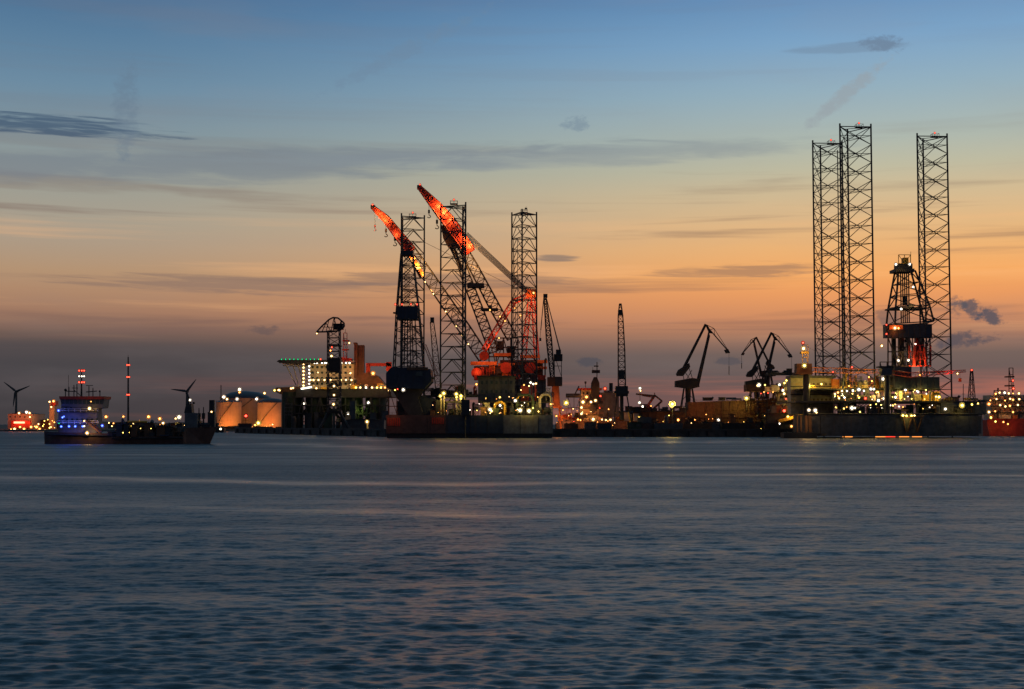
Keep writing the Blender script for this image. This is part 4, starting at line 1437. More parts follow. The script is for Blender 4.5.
# level-luffing cranes: one drawn once, two more of its kind
def luffing_crane(label, cx, cy, Y, k, flip, m, base_y, stem=True):
    """shape in steps from the apex (cx, cy) at depth Y, scaled by k"""
    f = -1 if flip else 1
    q = lambda x, y, dY=0: P(cx + f * x * k, cy + y * k, Y + dY)
    t = thing('luffing_crane', label, 'crane', P(cx - f * 17 * k, base_y, Y), 'level-luffing cranes on the dock')
    mb = MB()
    for d in (-1.5, 1.5):
        mb.tube(q(-8, 62, d), q(4, 8, d * 0.5), 0.42, 6)
    for i in range(9):
        a = i / 9
        mb.tube(q(-8 + 12 * a, 62 - 54 * a, -1.5 + a), q(-8 + 12 * (a + 0.11), 62 - 54 * (a + 0.11), 1.5 - a), 0.2, 4)
    boom = mb.build('boom', m, t)
    plate = MB().prism([(p.x, p.z) for p in (q(-9.5, 60), q(-6, 62), q(5, 12), q(3.5, 8))], Y - 0.5, Y + 0.5).build('boom_web', m, boom)
    mb = MB()
    mb.tube(q(-23.5, 48, -0.6), q(0, 0, -0.6), 0.26, 5).tube(q(-23.5, 48, 0.6), q(0, 0, 0.6), 0.26, 5)
    for i in range(8):
        a, b = i / 8, (i + 0.5) / 8
        mb.tube(q(-23.5 + 23.5 * a, 48 - 48 * a, -0.6), q(-23.5 + 23.5 * b, 48 - 48 * b, 0.6), 0.14, 4)
    mb.prism([(p.x, p.z) for p in (q(-24.5, 47), q(-22, 49), q(1.2, 2), q(-0.6, 0.5))], Y - 0.3, Y + 0.3)
    mb.build('tie_bar', m, t)
    mb = MB()
    for d in (-0.9, 0.9):
        mb.tube(q(0, 0, d), q(24, 28, d * 0.4), 0.3, 5)
        mb.tube(q(0, 0, d), q(9, 4.5, d * 0.6), 0.18, 4).tube(q(9, 4.5, d * 0.6), q(23, 26, d * 0.4), 0.16, 4)
        mb.tube(q(9, 4.5, d * 0.6), q(4, 6, d * 0.8), 0.18, 4).tube(q(9, 4.5, d * 0.6), q(10, 12, d * 0.6), 0.14, 4)
    for i in range(7):
        a, b = i / 7, (i + 1) / 7
        mb.tube(q(24 * a, 28 * a, -0.9 + 0.5 * a), q(24 * b, 28 * b, 0.9 - 0.5 * b), 0.14, 4)
    mb.prism([(p.x, p.z) for p in (q(0, 0), q(4, 9), q(7, 9.5), q(3, 2))], Y - 0.6, Y + 0.6)
    mb.build('jib', m, t)
    MB().prism([(p.x, p.z) for p in (q(19, 26), q(23, 25), q(25, 29), q(21, 29.5))], Y - 0.7, Y + 0.7).build('jib_head', m, t)
    mb = MB().tube(q(24, 29), q(24, 48), 0.09, 4).tube(q(24, 42), q(24, 51), 0.2, 5)
    mb.build('hoist_rope', M_ROPE, t)
    MB().prism([(p.x, p.z) for p in (q(-29, 50), q(-27, 46), q(-16, 39), q(-15, 43), q(-22, 52), q(-28, 52))], Y - 1.2, Y + 1.2).build('counterweight', m, t)
    mb = MB()
    for x0, y0, x1, y1 in ((-20, 48, -12, 60), (-13, 46, -20, 58), (-16, 44, -10, 62), (-22, 50, -20, 62)):
        for d in (-1.2, 1.2):
            mb.tube(q(x0, y0, d), q(x1, y1, d), 0.2, 4)
    mb.build('luffing_frame', m, t)
    MB().prism([(p.x, p.z) for p in (q(-30, 57), q(-13, 54), (q(-7, 55)), q(-6, 63), q(-14, 65), q(-30, 63))], Y - 2.2, Y + 2.2).build('machinery_house', m, t)
    if stem:
        mb = MB()
        zb = P(cx, base_y, Y).z
        c = q(-17, 64)
        mb.tube((c.x, Y, zb), (c.x, Y, c.z), 1.0, 8, 1.5)
        for sx, ex in ((-4, -7.5), (4, 7.5)):
            for d in (-3, 3):
                mb.tube((c.x + sx * S(Y), Y + d * 0.4, c.z), (c.x + ex * S(Y), Y + d, zb), 0.28, 5)
            mb.tube((c.x + ex * S(Y) * 0.75, Y - 2, zb + (c.z - zb) * 0.5), (c.x, Y, zb + (c.z - zb) * 0.75), 0.16, 4)
        mb.build('portal', m, t)
    return t


M_CRANE = mat('dock_crane_paint', (0.03, 0.028, 0.026), 0.6)
M_CRANE2 = mat('faded_crane_paint', (0.085, 0.045, 0.03), 0.65)
luffing_crane('large dark luffing crane standing alone above the dock wall', 705, 324, 679, 1.0, False, M_CRANE, 411)
luffing_crane('dark luffing crane with jib to the right, beside the drilling rig', 771, 332.3, 681, 0.86, False, M_CRANE, 399)
luffing_crane('smaller brownish luffing crane with its jib hanging to the left', 756.5, 337, 683, 0.62, True, M_CRANE2, 399)

# small knuckle crane
Yk = 676
t = thing('knuckle_crane', 'small folded red-brown knuckle crane on the low dock wall', 'crane', P(655, 411, Yk))
mb = MB().tube(P(645, 409.5, Yk), P(654, 396.5, Yk), 0.62, 6)
mb.build('lower_arm', M_RUST, t)
mb = MB().tube(P(652, 410, Yk), P(662, 401, Yk), 0.5, 6).tube(P(662, 401, Yk), P(655, 395.5, Yk), 0.4, 6)
mb.build('fold_arm', M_RUST, t)
mb = MB().tube(P(656, 396, Yk), P(636, 394, Yk), 0.42, 6).tube(P(654, 397.5, Yk), P(642, 395.5, Yk), 0.25, 6).tube(P(654.5, 392.8, Yk), P(655, 397, Yk), 0.25, 5)
mb.build('upper_arm', M_RUST, t)
MB().px(640, 404, 648, 405.2, Yk - 0.8, 1.6).px(643, 405, 652, 411, Yk - 1.2, 2.4).build('base', M_STEEL, t)
mb = MB().tube(P(659, 411, Yk), P(659, 403, Yk), 0.35, 6)
mb.build('king_post', M_STEEL, t)
flood(t, 651, 404, Yk - 3, 'red', 350)
lamp(t, 651, 406, Yk - 2, 'orange', 0.7)

FS = 0.5
# lamp posts on the yard
def lamp_post(label, x, y, base_y, Y, kind, r, w=0, arm=1.0):
    t = thing('lamp_post', label, 'lamp post', P(x, base_y, Y))
    mb = MB().tube(P(x, base_y, Y), P(x, y - 1.0, Y), 0.16, 6, 0.1).tube(P(x - arm * 1.2, y - 1.1, Y), P(x + arm * 1.2, y - 1.1, Y), 0.1, 4)
    mb.build('pole', M_STEEL, t)
    lamp(t, x, y, Y - 0.4, kind, r)
    if w:
        flood(t, x, y + 0.5, Y - 1.5, kind, w)
    return t


lamp_post('lamp post with the brightest yellow light, left of the large dark luffing crane', 672.3, 404, 429.4, 612, 'yellow', 2.3, 9000)
lamp_post('lamp post with bright yellow light right of the raised-boom dock crane', 566.2, 402.8, 429.4, 614, 'yellow', 1.9, 1600)
lamp_post('tall lamp post with two stacked lights over the folded knuckle crane', 640, 388.2, 411, 676, 'white', 1.4)
o = bpy.context.scene.objects['lamp_post.002'] if 'lamp_post.002' in bpy.context.scene.objects else None
if o:
    lamp(o, 639.5, 402.7, 675, 'white', 1.3)
    lamp(o, 640.5, 390.8, 675.6, 'warm', 0.8)
lamp_post('short lamp post with a bluish-white light beside the knuckle crane base', 642.7, 406.6, 411, 675, 'white', 1.3)
lamp_post('lamp post with yellow light at the right end of the dock wall', 746.5, 398.2, 412, 668, 'yellow', 1.7, 1500)

# service vessel with crowded lit decks between the dock and the drilling rig
Yv = 660
t = thing('service_vessel', 'service vessel with crowded lit decks between the dock wall and the drilling rig', 'ship', P(775, 436, Yv))
MB().px(766, 413, 812, 437, Yv, 14).build('hull', M_STEEL, t)
blk = MB().px(778, 383, 812, 414, Yv + 2, 5).build('deck_house', M_CREAM, t)
for k in range(3):
    for i in range(5):
        MB().px(780 + i * 5, 386.5 + k * 9, 783 + i * 5, 389.5 + k * 9, Yv + 1.85, 0.12).build('window', M_GLASS, blk)
    MB().px(772, 392 + k * 9, 806, 393.2 + k * 9, Yv + 0.5, 3).build('walkway', M_STEEL, blk)
MB().px(746.5, 384.5, 781, 391.5, Yv + 4, 8).build('crane_platform', M_RUST, t)
mb = MB()
box_truss(mb, 750, 391, 780, 413, Yv + 4, 7, 0.28, 5, 2)
mb.build('support_frame', M_RUST, t)
MB().px(768, 372.5, 812, 375, Yv + 3, 6).build('top_deck', M_STEEL, t)
clutter(t, 768, 806, 372.5, 4, Yv + 4, Yv + 8, 6, [M_STEEL, M_GREY], 44)
clutter(t, 766, 806, 391.5, 8, Yv, Yv + 2, 16, [M_CREAM, M_RED, M_YELLOW], 42)
clutter(t, 768, 806, 413, 10, Yv - 0.5, Yv + 1, 16, [M_STEEL, M_GREY, M_RUST], 43)
MB().pprism([(778, 420), (800, 414), (808, 412.5), (808, 415), (780, 422.5)], Yv - 3, 3).build('gangway', M_YELLOW, t)
for x, y, k, r in ((759, 385, 'white', 1.7), (757.5, 385.6, 'warm', 1.0), (779.5, 384.7, 'white', 1.3), (784.5, 383, 'yellow', 1.1), (786.5, 380.5, 'yellow', 1.1), (783, 390.3, 'white', 1.3), (784.2, 393.6, 'warm', 1.4),
                   (790, 397, 'yellow', 1.3), (793, 396.3, 'yellow', 1.4), (795.5, 397.3, 'white', 1.3), (798.5, 398, 'white', 1.3), (784.3, 410.8, 'red', 2.0), (788, 416.8, 'yellow', 1.4), (791.5, 417, 'yellow', 1.3), (802, 414.5, 'yellow', 1.2),
                   (791.5, 426.3, 'orange', 1.3), (779.5, 423.6, 'white', 0.9), (786, 398.8, 'red', 1.0), (789, 399.5, 'red', 0.9), (764, 392, 'orange', 0.7), (768, 393, 'red', 0.7), (773, 392, 'orange', 0.7), (761, 393.5, 'red', 0.6), (765, 385, 'yellow', 0.9)):
    lamp(t, x, y, Yv - 1.5, k, r)
for x, y, k, w in ((785, 388, 'yellow', 900), (795, 398, 'yellow', 1300), (770, 392, 'orange', 500), (784, 410, 'red', 600), (792, 417, 'yellow', 700), (800, 408, 'yellow', 900), (760, 387, 'yellow', 300)):
    flood(t, x, y, Yv - 5, k, w)

FS = 0.35
# lit production ship at the right edge
Ye = 640
t = thing('production_ship', 'brightly lit orange ship with red hull at the right edge of the harbour', 'ship', P(1004, 436, Ye))
xL = P(989, 436, Ye).x
MB().pprism([(986.5, 420), (991, 418.5), (1060, 418.5), (1060, 436.8), (990, 436.8)], Ye, 18).build('hull', M_RED, t)
sup = MB().px(992, 395, 1050, 419, Ye + 3, 12).build('superstructure', M_CREAM, t)
for k in range(3):
    MB().px(990, 400 + k * 6, 1052, 400.9 + k * 6, Ye + 1, 3).build('walkway', M_STEEL, sup)
    railing(sup, 990, 400 + k * 6, 1052, Ye + 1, M_ORANGE)
    for i in range(8):
        MB().px(994 + i * 5, 396.5 + k * 6, 996 + i * 5, 398.8 + k * 6, Ye + 2.85, 0.12).build('window', M_GLASS, sup)
mb = MB()
box_truss(mb, 1009, 368, 1013, 395, Ye + 2, 3, 0.22, 1, 4)
mb.px(1007.5, 376, 1014.5, 377.3, Ye + 1.5, 4).px(1007.5, 385, 1014.5, 386.3, Ye + 1.5, 4)
mb.build('mast', M_RUST, t)
mb = MB()
box_truss(mb, 994, 390.5, 1006, 395, Ye + 3, 4, 0.2, 3, 1)
mb.tube(P(998, 391, Ye + 4), P(998, 388, Ye + 4), 0.4, 6)
mb.build('deck_frame', M_STEEL, t)
clutter(t, 990, 1020, 418.5, 6, Ye + 0.3, Ye + 2, 7, [M_ORANGE, M_CREAM, M_STEEL], 51)
rg = random.Random(77)
for i in range(7):
    for k in range(4):
        if rg.random() < 0.75:
            lamp(t, 991 + i * 4.6 + rg.uniform(-1, 1), 393.5 + k * 6.2 + rg.uniform(-1, 1), Ye - 0.5, rg.choice(('orange', 'warm', 'orange', 'warm', 'white')), rg.uniform(0.6, 1.25))
for x, y, k, r in ((989, 404, 'orange', 1.7), (989, 412, 'warm', 1.4), (991, 417.5, 'yellow', 1.2), (995.5, 421.5, 'yellow', 1.0), (1013.5, 388.5, 'red', 1.2), (1013, 380.5, 'red', 1.0), (1003.5, 422, 'orange', 1.0), (1008, 424, 'orange', 0.9)):
    lamp(t, x, y, Ye - 1.5, k, r)
for x, y, w in ((994, 398, 700), (1004, 398, 800), (1014, 404, 700), (997, 410, 600), (1010, 412, 600), (995, 428, 380), (1012, 428, 380)):
    flood(t, x, y, Ye - 4, (1.0, 0.36, 0.1), w)

# lattice mast behind the drilling rig
Ym = 760
t = thing('lattice_mast', 'slender lattice mast with red top light between the drilling rig and the right edge', 'mast', P(971.5, 433, Ym))
lattice(t, 'tower', [(P(971.5, 433, Ym), 5, 4.4), (P(971.6, 400, Ym), 3.6, 3.0), (P(971.6, 371, Ym), 1.2, 1.0)], M_BROWN, 0.22, 0.14, 3.2)
MB().lathe(P(971.5, 434, Ym) * 1.0, [(4.5, -4), (4.5, 1.2)], 12).build('base', M_CONC, t)
lamp(t, 971.7, 370, Ym - 1, 'red', 1.0)
t2 = MB().tube(P(963.3, 433, Ym), P(963.3, 384, Ym), 0.2, 5).tube(P(962, 394, Ym), P(964.6, 394, Ym), 0.12, 4).build('antenna_pole', M_STEEL)
tag(t2, 'thin dark antenna pole just left of the slender lattice mast', 'pole')


# ------------------------------------------------------------------ left: tanks, platform, old crane
def storage_tank(label, x0, x1, ytop, Y, dome=2.5):
    c = P((x0 + x1) / 2, ytop, Y)
    r = (x1 - x0) / 2 * S(Y)
    z0 = 1.5
    h = c.z - z0
    t = thing('storage_tank', label, 'tank', (c.x, Y + r, z0), 'storage tanks on the far shore')
    b = Vector((c.x, Y + r, z0))
    sh = MB().lathe(b, [(r, 0), (r, h)], 48).build('shell', M_TANK, t, shade=True)
    for k in range(1, 6):
        MB().lathe(b + Vector((0, 0, h * k / 6)), [(r + 0.12, -0.12), (r + 0.12, 0.12)], 48).build('girth_ring', M_TANK, sh)
    MB().lathe(b + Vector((0, 0, h + 0.02)), [(r + 0.3, 0), (r * 0.9, dome * 0.35), (r * 0.55, dome * 0.8), (0.3, dome)], 48).build('roof', M_BLUE, t, shade=True)
    mb = MB()
    n_ = 32
    for i in range(n_):
        a, a2 = 2 * math.pi * i / n_, 2 * math.pi * (i + 1) / n_
        p = b + Vector((r * math.cos(a), r * math.sin(a), h))
        q = b + Vector((r * math.cos(a2), r * math.sin(a2), h))
        mb.tube(p, p + Vector((0, 0, 1.2)), 0.07, 4).tube(p + Vector((0, 0, 1.2)), q + Vector((0, 0, 1.2)), 0.07, 4)
    mb.build('railing', M_STEEL, t)
    mb = MB()
    for i in range(14):                                          # stair winding round the shell
        a = -2.6 + i * 0.11
        p = b + Vector(((r + 0.6) * math.cos(a), (r + 0.6) * math.sin(a), h * i / 14))
        q = b + Vector(((r + 0.6) * math.cos(a + 0.11), (r + 0.6) * math.sin(a + 0.11), h * (i + 1) / 14))
        mb.tube(p, q, 0.28, 4)
    mb.build('stair', M_STEEL, t)
    return t


Yt = 1060
FS = 0.6
ta = storage_tank('large domed storage tank behind the two smaller ones, floodlit amber', 215, 266, 398, Yt + 22, 6)
tb = storage_tank('smaller floodlit storage tank at the left of the group', 213.5, 239, 402, Yt, 1.5)
tc_ = storage_tank('smaller floodlit storage tank at the right of the group', 255, 284, 402.5, Yt, 3.5)
MB().tube(P(221, 400, Yt + 20), P(221, 385, Yt + 20), 0.35, 6).build('vent_stack', M_STEEL, ta)
mb = MB().tube(P(239.5, 396, Yt + 20), P(239.5, 389, Yt + 20), 0.3, 5)
mb.build('lamp_mast', M_STEEL, ta)
for t, x, y, k, r in ((ta, 239.5, 389.5, 'white', 1.6), (ta, 239.5, 392.3, 'orange', 1.1), (tb, 223.8, 397, 'white', 1.6), (tb, 227, 399.2, 'warm', 1.2), (tb, 237, 399, 'white', 1.4), (ta, 256.6, 399, 'white', 1.4), (ta, 264.5, 393.2, 'warm', 1.2), (tc_, 211.6, 411.5, 'warm', 1.2)):
    lamp(t, x, y, Yt - 3, k, r)
for t, x, y, w, c in ((tb, 216, 424, 9000, (1.0, 0.32, 0.05)), (tb, 225, 424, 9000, (1.0, 0.17, 0.03)), (tb, 236, 422, 9000, (1.0, 0.30, 0.045)), (ta, 247, 424, 7000, (1.0, 0.30, 0.045)), (tc_, 258, 423, 8000, (1.0, 0.32, 0.05)), (tc_, 270, 420, 9000, (1.0, 0.17, 0.03)),
                      (tc_, 282, 418, 9000, (1.0, 0.3, 0.05)), (ta, 250, 396, 3000, (1.0, 0.3, 0.06)), (tb, 222, 399, 2500, (1.0, 0.3, 0.05)), (tc_, 272, 404, 2500, (1.0, 0.3, 0.05))):
    flood(t, x, min(427, y + 3) if y > 410 else y, Yt - 9, c, w)

def shed(label, x0, x1, y0, Y, depth, m, gable=1.5, name='warehouse', cat='building', wins=0, z=1.5):
    a, b = P(x0, y0, Y), P(x1, y0, Y)
    t = thing(name, label, cat, ((a.x + b.x) / 2, Y, z))
    MB().box(((a.x + b.x) / 2, Y + depth / 2, (a.z + z) / 2), (b.x - a.x, depth, a.z - z)).build('wall', m, t)
    MB().prism([(a.x - 0.4, a.z), (b.x + 0.4, a.z), ((a.x + b.x) / 2, a.z + gable)], Y - 0.4, Y + depth + 0.4).build('roof', M_STEEL, t)
    for i in range(wins):
        xx = x0 + (x1 - x0) * (i + 0.5) / wins
        MB().px(xx - 0.7, y0 + 2, xx + 0.7, y0 + 3.6, Y - 0.15, 0.12).build('window', M_GLASS, t)
    return t


# pump house between the tanks and the platform
t = shed('plain orange-lit pump house wall right of the storage tanks', 283, 296, 403, 1000, 12, M_TANK, 0.5, 'pump_house')
flood(t, 289, 418, 985, 'orange', 4200)
t = shed('low pipe shed in front of the storage tanks, lit orange', 222, 262, 426.5, 1036, 6, M_RUST, 0.8, 'pipe_shed', wins=6)
for x, k in ((214.5, 'warm'), (225, 'orange'), (258.3, 'yellow'), (220, 'white')):
    lamp(t, x, 430.5 if x != 258.3 else 423.0, 1030, k, 1.3 if x != 258.3 else 1.9)
rg = random.Random(49)
for i in range(16):
    lamp(t, rg.uniform(214, 290), rg.uniform(424, 431), 1029, rg.choice(('orange', 'warm', 'orange')), rg.uniform(0.4, 0.9))
flood(t, 258, 426, 1026, 'yellow', 5000)

# workboat in front of the tanks
Yb = 868
def workboat(label, x0, x1, y0, flip=False, red=False, Y=Yb):
    w = x1 - x0
    fx = (lambda v: x1 - v * w) if flip else (lambda v: x0 + v * w)
    wl = HZ + CAM_Z * F / Y
    t = thing('workboat', label, 'boat', P((x0 + x1) / 2, wl, Y))
    MB().pprism([(fx(0), wl - 6.2), (fx(0.25), wl - 5.0), (fx(1), wl - 4.4), (fx(0.98), wl + 0.5), (fx(0.08), wl + 0.5)], Y, 6).build('hull', M_BLACK, t)
    MB().px(min(fx(0.12), fx(0.42)), wl - 9.5, max(fx(0.12), fx(0.42)), wl - 4.6, Y + 1, 4).build('wheelhouse', M_STEEL, t)
    MB().px(min(fx(0.5), fx(0.9)), wl - 6.2, max(fx(0.5), fx(0.9)), wl - 4.4, Y + 1, 4).build('deck_cargo', M_RUST, t)
    mb = MB().tube(P(fx(0.3), wl - 9, Y + 3), P(fx(0.3), wl - 15.5, Y + 3), 0.16, 5).tube(P(fx(0.24), wl - 12.5, Y + 3), P(fx(0.36), wl - 12.5, Y + 3), 0.1, 4)
    mb.build('mast', M_BLACK, t)
    if red:
        lamp(t, fx(0.3), wl - 17, Y + 2.5, 'red', 1.7)
        flood(t, fx(0.3), wl - 18, Y - 2, 'red', 250)
    return t


workboat('dark workboat with a bright red mast light in front of the storage tanks', 233, 276, 0, False, True)
t = workboat('small dark workboat right of the storage tanks with a square deckhouse', 273, 300, 0, True, False, 852)
t = workboat('tiny dark launch with a white light just right of the dredger bow', 213.5, 224, 0, False, False, 905)
lamp(t, 220.5, 429, 903, 'white', 1.1)

FS = 0.6
# accommodation platform on four columns
Yp = 800
t = thing('semi_submersible_platform', 'accommodation platform with helideck, rows of white lamps and twin dark stacks', 'platform', P(335, 433, Yp))
for x in (292, 316, 352, 376):
    for d in (0, 34):
        c = P(x, 433, Yp + 8 + d)
        MB().lathe(Vector((c.x, c.y, -4)), [(6.2, 0), (6.2, P(x, 392, Yp).z + 4)], 20).build('column', M_GREEN, t, shade=True)
MB().px(288, 431, 384, 440, Yp + 1, 46).build('pontoon', M_STEEL, t)
mb = MB()
for x0, x1 in ((292, 316), (316, 292), (352, 376), (376, 352), (316, 352), (352, 316)):
    mb.tube(P(x0, 430, Yp + 8), P(x1, 395, Yp + 8), 0.8, 6)
mb.build('bracing', M_STEEL, t)
mb = MB()
box_truss(mb, 286, 397, 388, 430, Yp - 2, 4, 0.45, 12, 4)
mb.build('hull_frame', M_STEEL, t)
clutter(t, 286, 388, 430.5, 30, Yp - 6, Yp - 1, 22, [M_STEEL, M_BLACK, M_GREEN, M_GREY], 63)
MB().px(296, 389, 391, 396.5, Yp, 48).build('deck_box', M_STEEL, t)
fr = MB().pprism([(274, 391), (276, 387.5), (300, 386.5), (308, 389), (308, 395), (280, 394)], Yp + 4, 12).build('overhang_deck', M_RUST, t)
acc = MB().px(309, 363.5, 354, 388, Yp + 4, 20).build('accommodation_block', M_CREAM, t)
for k in range(4):
    for i in range(9):
        MB().px(311.5 + i * 4.7, 366 + k * 5.5, 313.7 + i * 4.7, 368.2 + k * 5.5, Yp + 3.86, 0.12).build('window', M_GLASS, acc)
for yy in (362.8, 380.5):
    MB().px(301, yy, 355, yy + 0.9, Yp + 2, 3).build('walkway', M_STEEL, acc)
    railing(acc, 301, yy, 355, Yp + 2, M_WHITE)
st = MB()
box_truss(st, 303, 362, 310, 388, Yp + 3, 4, 0.22, 1, 6)
st.build('stair_tower', M_CREAM, t)
hd = MB().pprism([(276.5, 361.5), (279, 359.8), (330, 359.8), (330, 361.8), (300, 364), (281, 363)], Yp - 2, 24).build('helideck', M_STEEL, t)
mb = MB()
for k in range(7):
    x = 282 + k * 6
    mb.tube(P(x, 362.5, Yp + 2), P(x + 3, 366, Yp + 6), 0.18, 4).tube(P(x + 6, 362.5, Yp + 2), P(x + 3, 366, Yp + 6), 0.18, 4)
mb.tube(P(283, 365.5, Yp + 6), P(309, 367, Yp + 6), 0.25, 5)
for x0, x1 in ((286, 297), (293, 299), (298, 304)):
    mb.tube(P(x0, 365, Yp + 6), P(x1, 387, Yp + 6), 0.28, 5)
mb.build('helideck_truss', M_CREAM, hd)
for i in range(10):
    lamp(t, 281.6 + i * 4.1, 359.2, Yp - 3, 'green', 0.75)
lamp(t, 320.5, 359.2, Yp - 3, 'red', 0.9)
for i in range(7):
    lamp(t, 303.5, 364 + i * 3.6, Yp + 1.5, 'warm', 1.15)
    lamp(t, 309.3, 362.8 + i * 3.5, Yp + 1.5, 'white', 0.9 + 0.2 * (i % 2))
for x in (314.5, 317, 322, 325, 327, 341.5, 346, 349.5):
    lamp(t, x, 363, Yp + 1.5, 'white', 1.05)
for x in (310.5, 313.5, 318.5, 324.5, 330.5, 341, 346, 351.5):
    lamp(t, x, 380, Yp + 1, 'warm', 1.1)
for x, k in ((280, 'warm'), (289.2, 'warm'), (274.5, 'yellow'), (279.5, 'warm'), (356, 'yellow'), (360.3, 'warm'), (366, 'white'), (372, 'warm'), (377, 'yellow'), (381, 'yellow'), (385, 'orange'), (388.5, 'orange')):
    lamp(t, x, 361.6 if x in (280, 289.2) else (390.3 if x < 300 else 387.5), Yp - 1, k, 1.1)
for x, y in ((278.5, 390), (291, 388.5), (293, 388), (304, 403.5), (368.5, 402.7), (348, 413.8), (316.5, 388.2), (389, 390.5)):
    lamp(t, x, y, Yp - 1.5, 'white' if y > 400 else 'warm', 1.4 if y > 400 else 1.0)
mb = MB().tube(P(301, 388.8, Yp - 1), P(313, 386.8, Yp - 1), 0.45, 6)
mb.build('lamp_or_glint_tube', emat('lit_strip_lamp', LCOL['white'], 3.5), t)
for x, y, w in ((313, 371, 1500), (325, 372, 1300), (335, 366, 1200), (346, 372, 2000), (306, 380, 1200), (322, 384, 1200), (346, 384, 1200), (290, 370, 900), (366, 384, 1200), (380, 384, 1200), (285, 386, 400)):
    flood(t, x, y, Yp - 7, 'warm', w)
flood(t, 360, 410, Yp - 4, (0.7, 1.0, 0.15), 700)
flood(t, 340, 400, Yp - 6, (0.8, 0.9, 0.2), 400)
# twin stacks, red mast, red deck crane
stk = MB()
stk.px(353.8, 343, 357.5, 380, Yp + 4, 3)
stk.px(357.5, 345, 364, 380, Yp + 5, 5).px(353.4, 342.4, 356.5, 344, Yp + 3.6, 4)
stk.build('stack', M_RUST, t)
for x in (354.6, 359.5, 362.0):
    MB().px(x, 346, x + 0.5, 379, Yp + 3.7, 0.25).build('stack_pipe', M_STEEL, t)
mb = MB()
box_truss(mb, 343.5, 333, 347, 362, Yp + 8, 3, 0.25, 1, 5)
mb.px(342.5, 340, 349, 341.2, Yp + 7, 4).px(342, 349, 348.5, 350, Yp + 7, 4).tube(P(345.3, 333, Yp + 9), P(345.3, 329, Yp + 9), 0.15, 4)
mb.build('radio_mast', M_RED, t)
lamp(t, 349.3, 343, Yp + 5, 'warm', 0.9)
flood(t, 347, 352, Yp - 2, 'red', 1500)
MB().pprism([(339, 362.5), (341, 357), (352, 358.5), (352.5, 362.5)], Yp + 5, 8).build('control_cabin', M_RED, t)
MB().pprism([(356, 386), (357, 376), (368, 372), (378, 376), (386, 386)], Yp + 3, 14).build('flare_house', M_RUST, t)
mb = MB().px(369, 363, 391, 366, Yp + 5, 3).px(386, 362, 391.5, 371, Yp + 5, 3).px(366, 363, 370, 376, Yp + 5, 3)
mb.build('deck_crane', M_RED, t)
lamp(t, 373, 373.3, Yp - 1, 'orange', 1.9)
flood(t, 373, 371, Yp - 5, (1.0, 0.22, 0.05), 4500)
flood(t, 387, 371, Yp - 3, (1.0, 0.22, 0.05), 1500)
flood(t, 352, 368, Yp - 2, (1.0, 0.3, 0.05), 900)
clutter(t, 356, 390, 388.5, 6, Yp + 1, Yp + 5, 8, [M_CREAM, M_RED, M_YELLOW, M_STEEL], 61)
clutter(t, 310, 355, 389, 4, Yp - 1, Yp + 1, 9, [M_CREAM, M_YELLOW, M_GREEN], 62)

# old tower crane with hooded head
Yo = 688
t = thing('harbour_crane', 'old dark lattice tower crane with hooded head in front of the accommodation platform', 'crane', P(334, 429, Yo))
lattice(t, 'tower', [(P(334, 413, Yo), 6.2, 6.0), (P(334, 372, Yo), 6.0, 5.8), (P(334, 331, Yo), 5.6, 5.6)], M_BLACK, 0.30, 0.2, 3.4)
mb = MB()
for x0, x1 in ((328.5, 320), (339.5, 349)):
    for d in (-4, 4):
        mb.tube(P(x0, 412, Yo), P(x1, 428.8, Yo + d), 0.75, 6)
mb.tube(P(325, 420, Yo - 2), P(330, 413.5, Yo - 2), 0.4, 5).px(327, 410.5, 341, 413.5, Yo - 3, 6)
mb.build('portal', M_BLACK, t)
MB().px(328, 358.5, 340.3, 371, Yo - 3.2, 6.4).build('machinery_cabin', M_BLACK, t)
for yy in (345, 384, 396):
    MB().px(327.6, yy, 340.6, yy + 1, Yo - 3.4, 6.8).build('landing', M_STEEL, t)
out = [(316.5, 332), (322, 326), (329, 319.5), (333, 317.5), (338, 318), (344, 323), (344.3, 326.5), (340, 330.5), (334, 331.5)]
mb = MB()
for d in (-2.2, 2.2):
    mb.path([P(x, y, Yo + d) for x, y in out + out[:1]], 0.42, 5)
    mb.path([P(x, y, Yo + d) for x, y in ((322, 331.7), (326, 323), (331, 331.5), (334, 318), (338, 331), (341, 321), (342.5, 328))], 0.26, 4)
for x, y in out:
    mb.tube(P(x, y, Yo - 2.2), P(x, y, Yo + 2.2), 0.3, 4)
mb.px(333, 323.5, 343, 329.5, Yo - 1.6, 3.2)
head = mb.build('hooded_jib', M_BLACK, t)
mb = MB()
for (xa, ya), (xb, yb) in (((317, 331.5), (340, 331)), ((322, 327), (342, 327.5)), ((329, 320), (326, 331.5)), ((335, 318), (333, 331.5)), ((341, 321), (340, 331))):
    for d in (-1.9, 1.9):
        mb.tube(P(xa, ya, Yo + d), P(xb, yb, Yo + d), 0.22, 4)
mb.build('jib_rib', M_STEEL, head)
for x in (327, 329, 332, 336, 339):
    MB().tube(P(x, 332, Yo - 2.0), P(x, 338, Yo - 2.0), 0.1, 4).build('hanging_rope', M_ROPE, t)
for x, y, k, r in ((316.8, 333.5, 'warm', 0.8), (331.8, 347.3, 'red', 0.9), (330.5, 350.5, 'orange', 0.9), (331.5, 356, 'warm', 1.2), (334, 386, 'warm', 1.2), (334, 395, 'warm', 1.1), (333.5, 404.3, 'warm', 1.3)):
    lamp(t, x, y, Yo - 4, k, r)
t = thing('lamp_post', 'yellow-lit lamp post at the foot of the hooded harbour crane', 'lamp post', P(367, 430, 640))
mb = MB().tube(P(367.5, 430.2, 640), P(367.5, 421, 640), 0.45, 6)
mb.build('pole', M_CREAM, t)
lamp(t, 367, 421.7, 639, 'warm', 1.5)
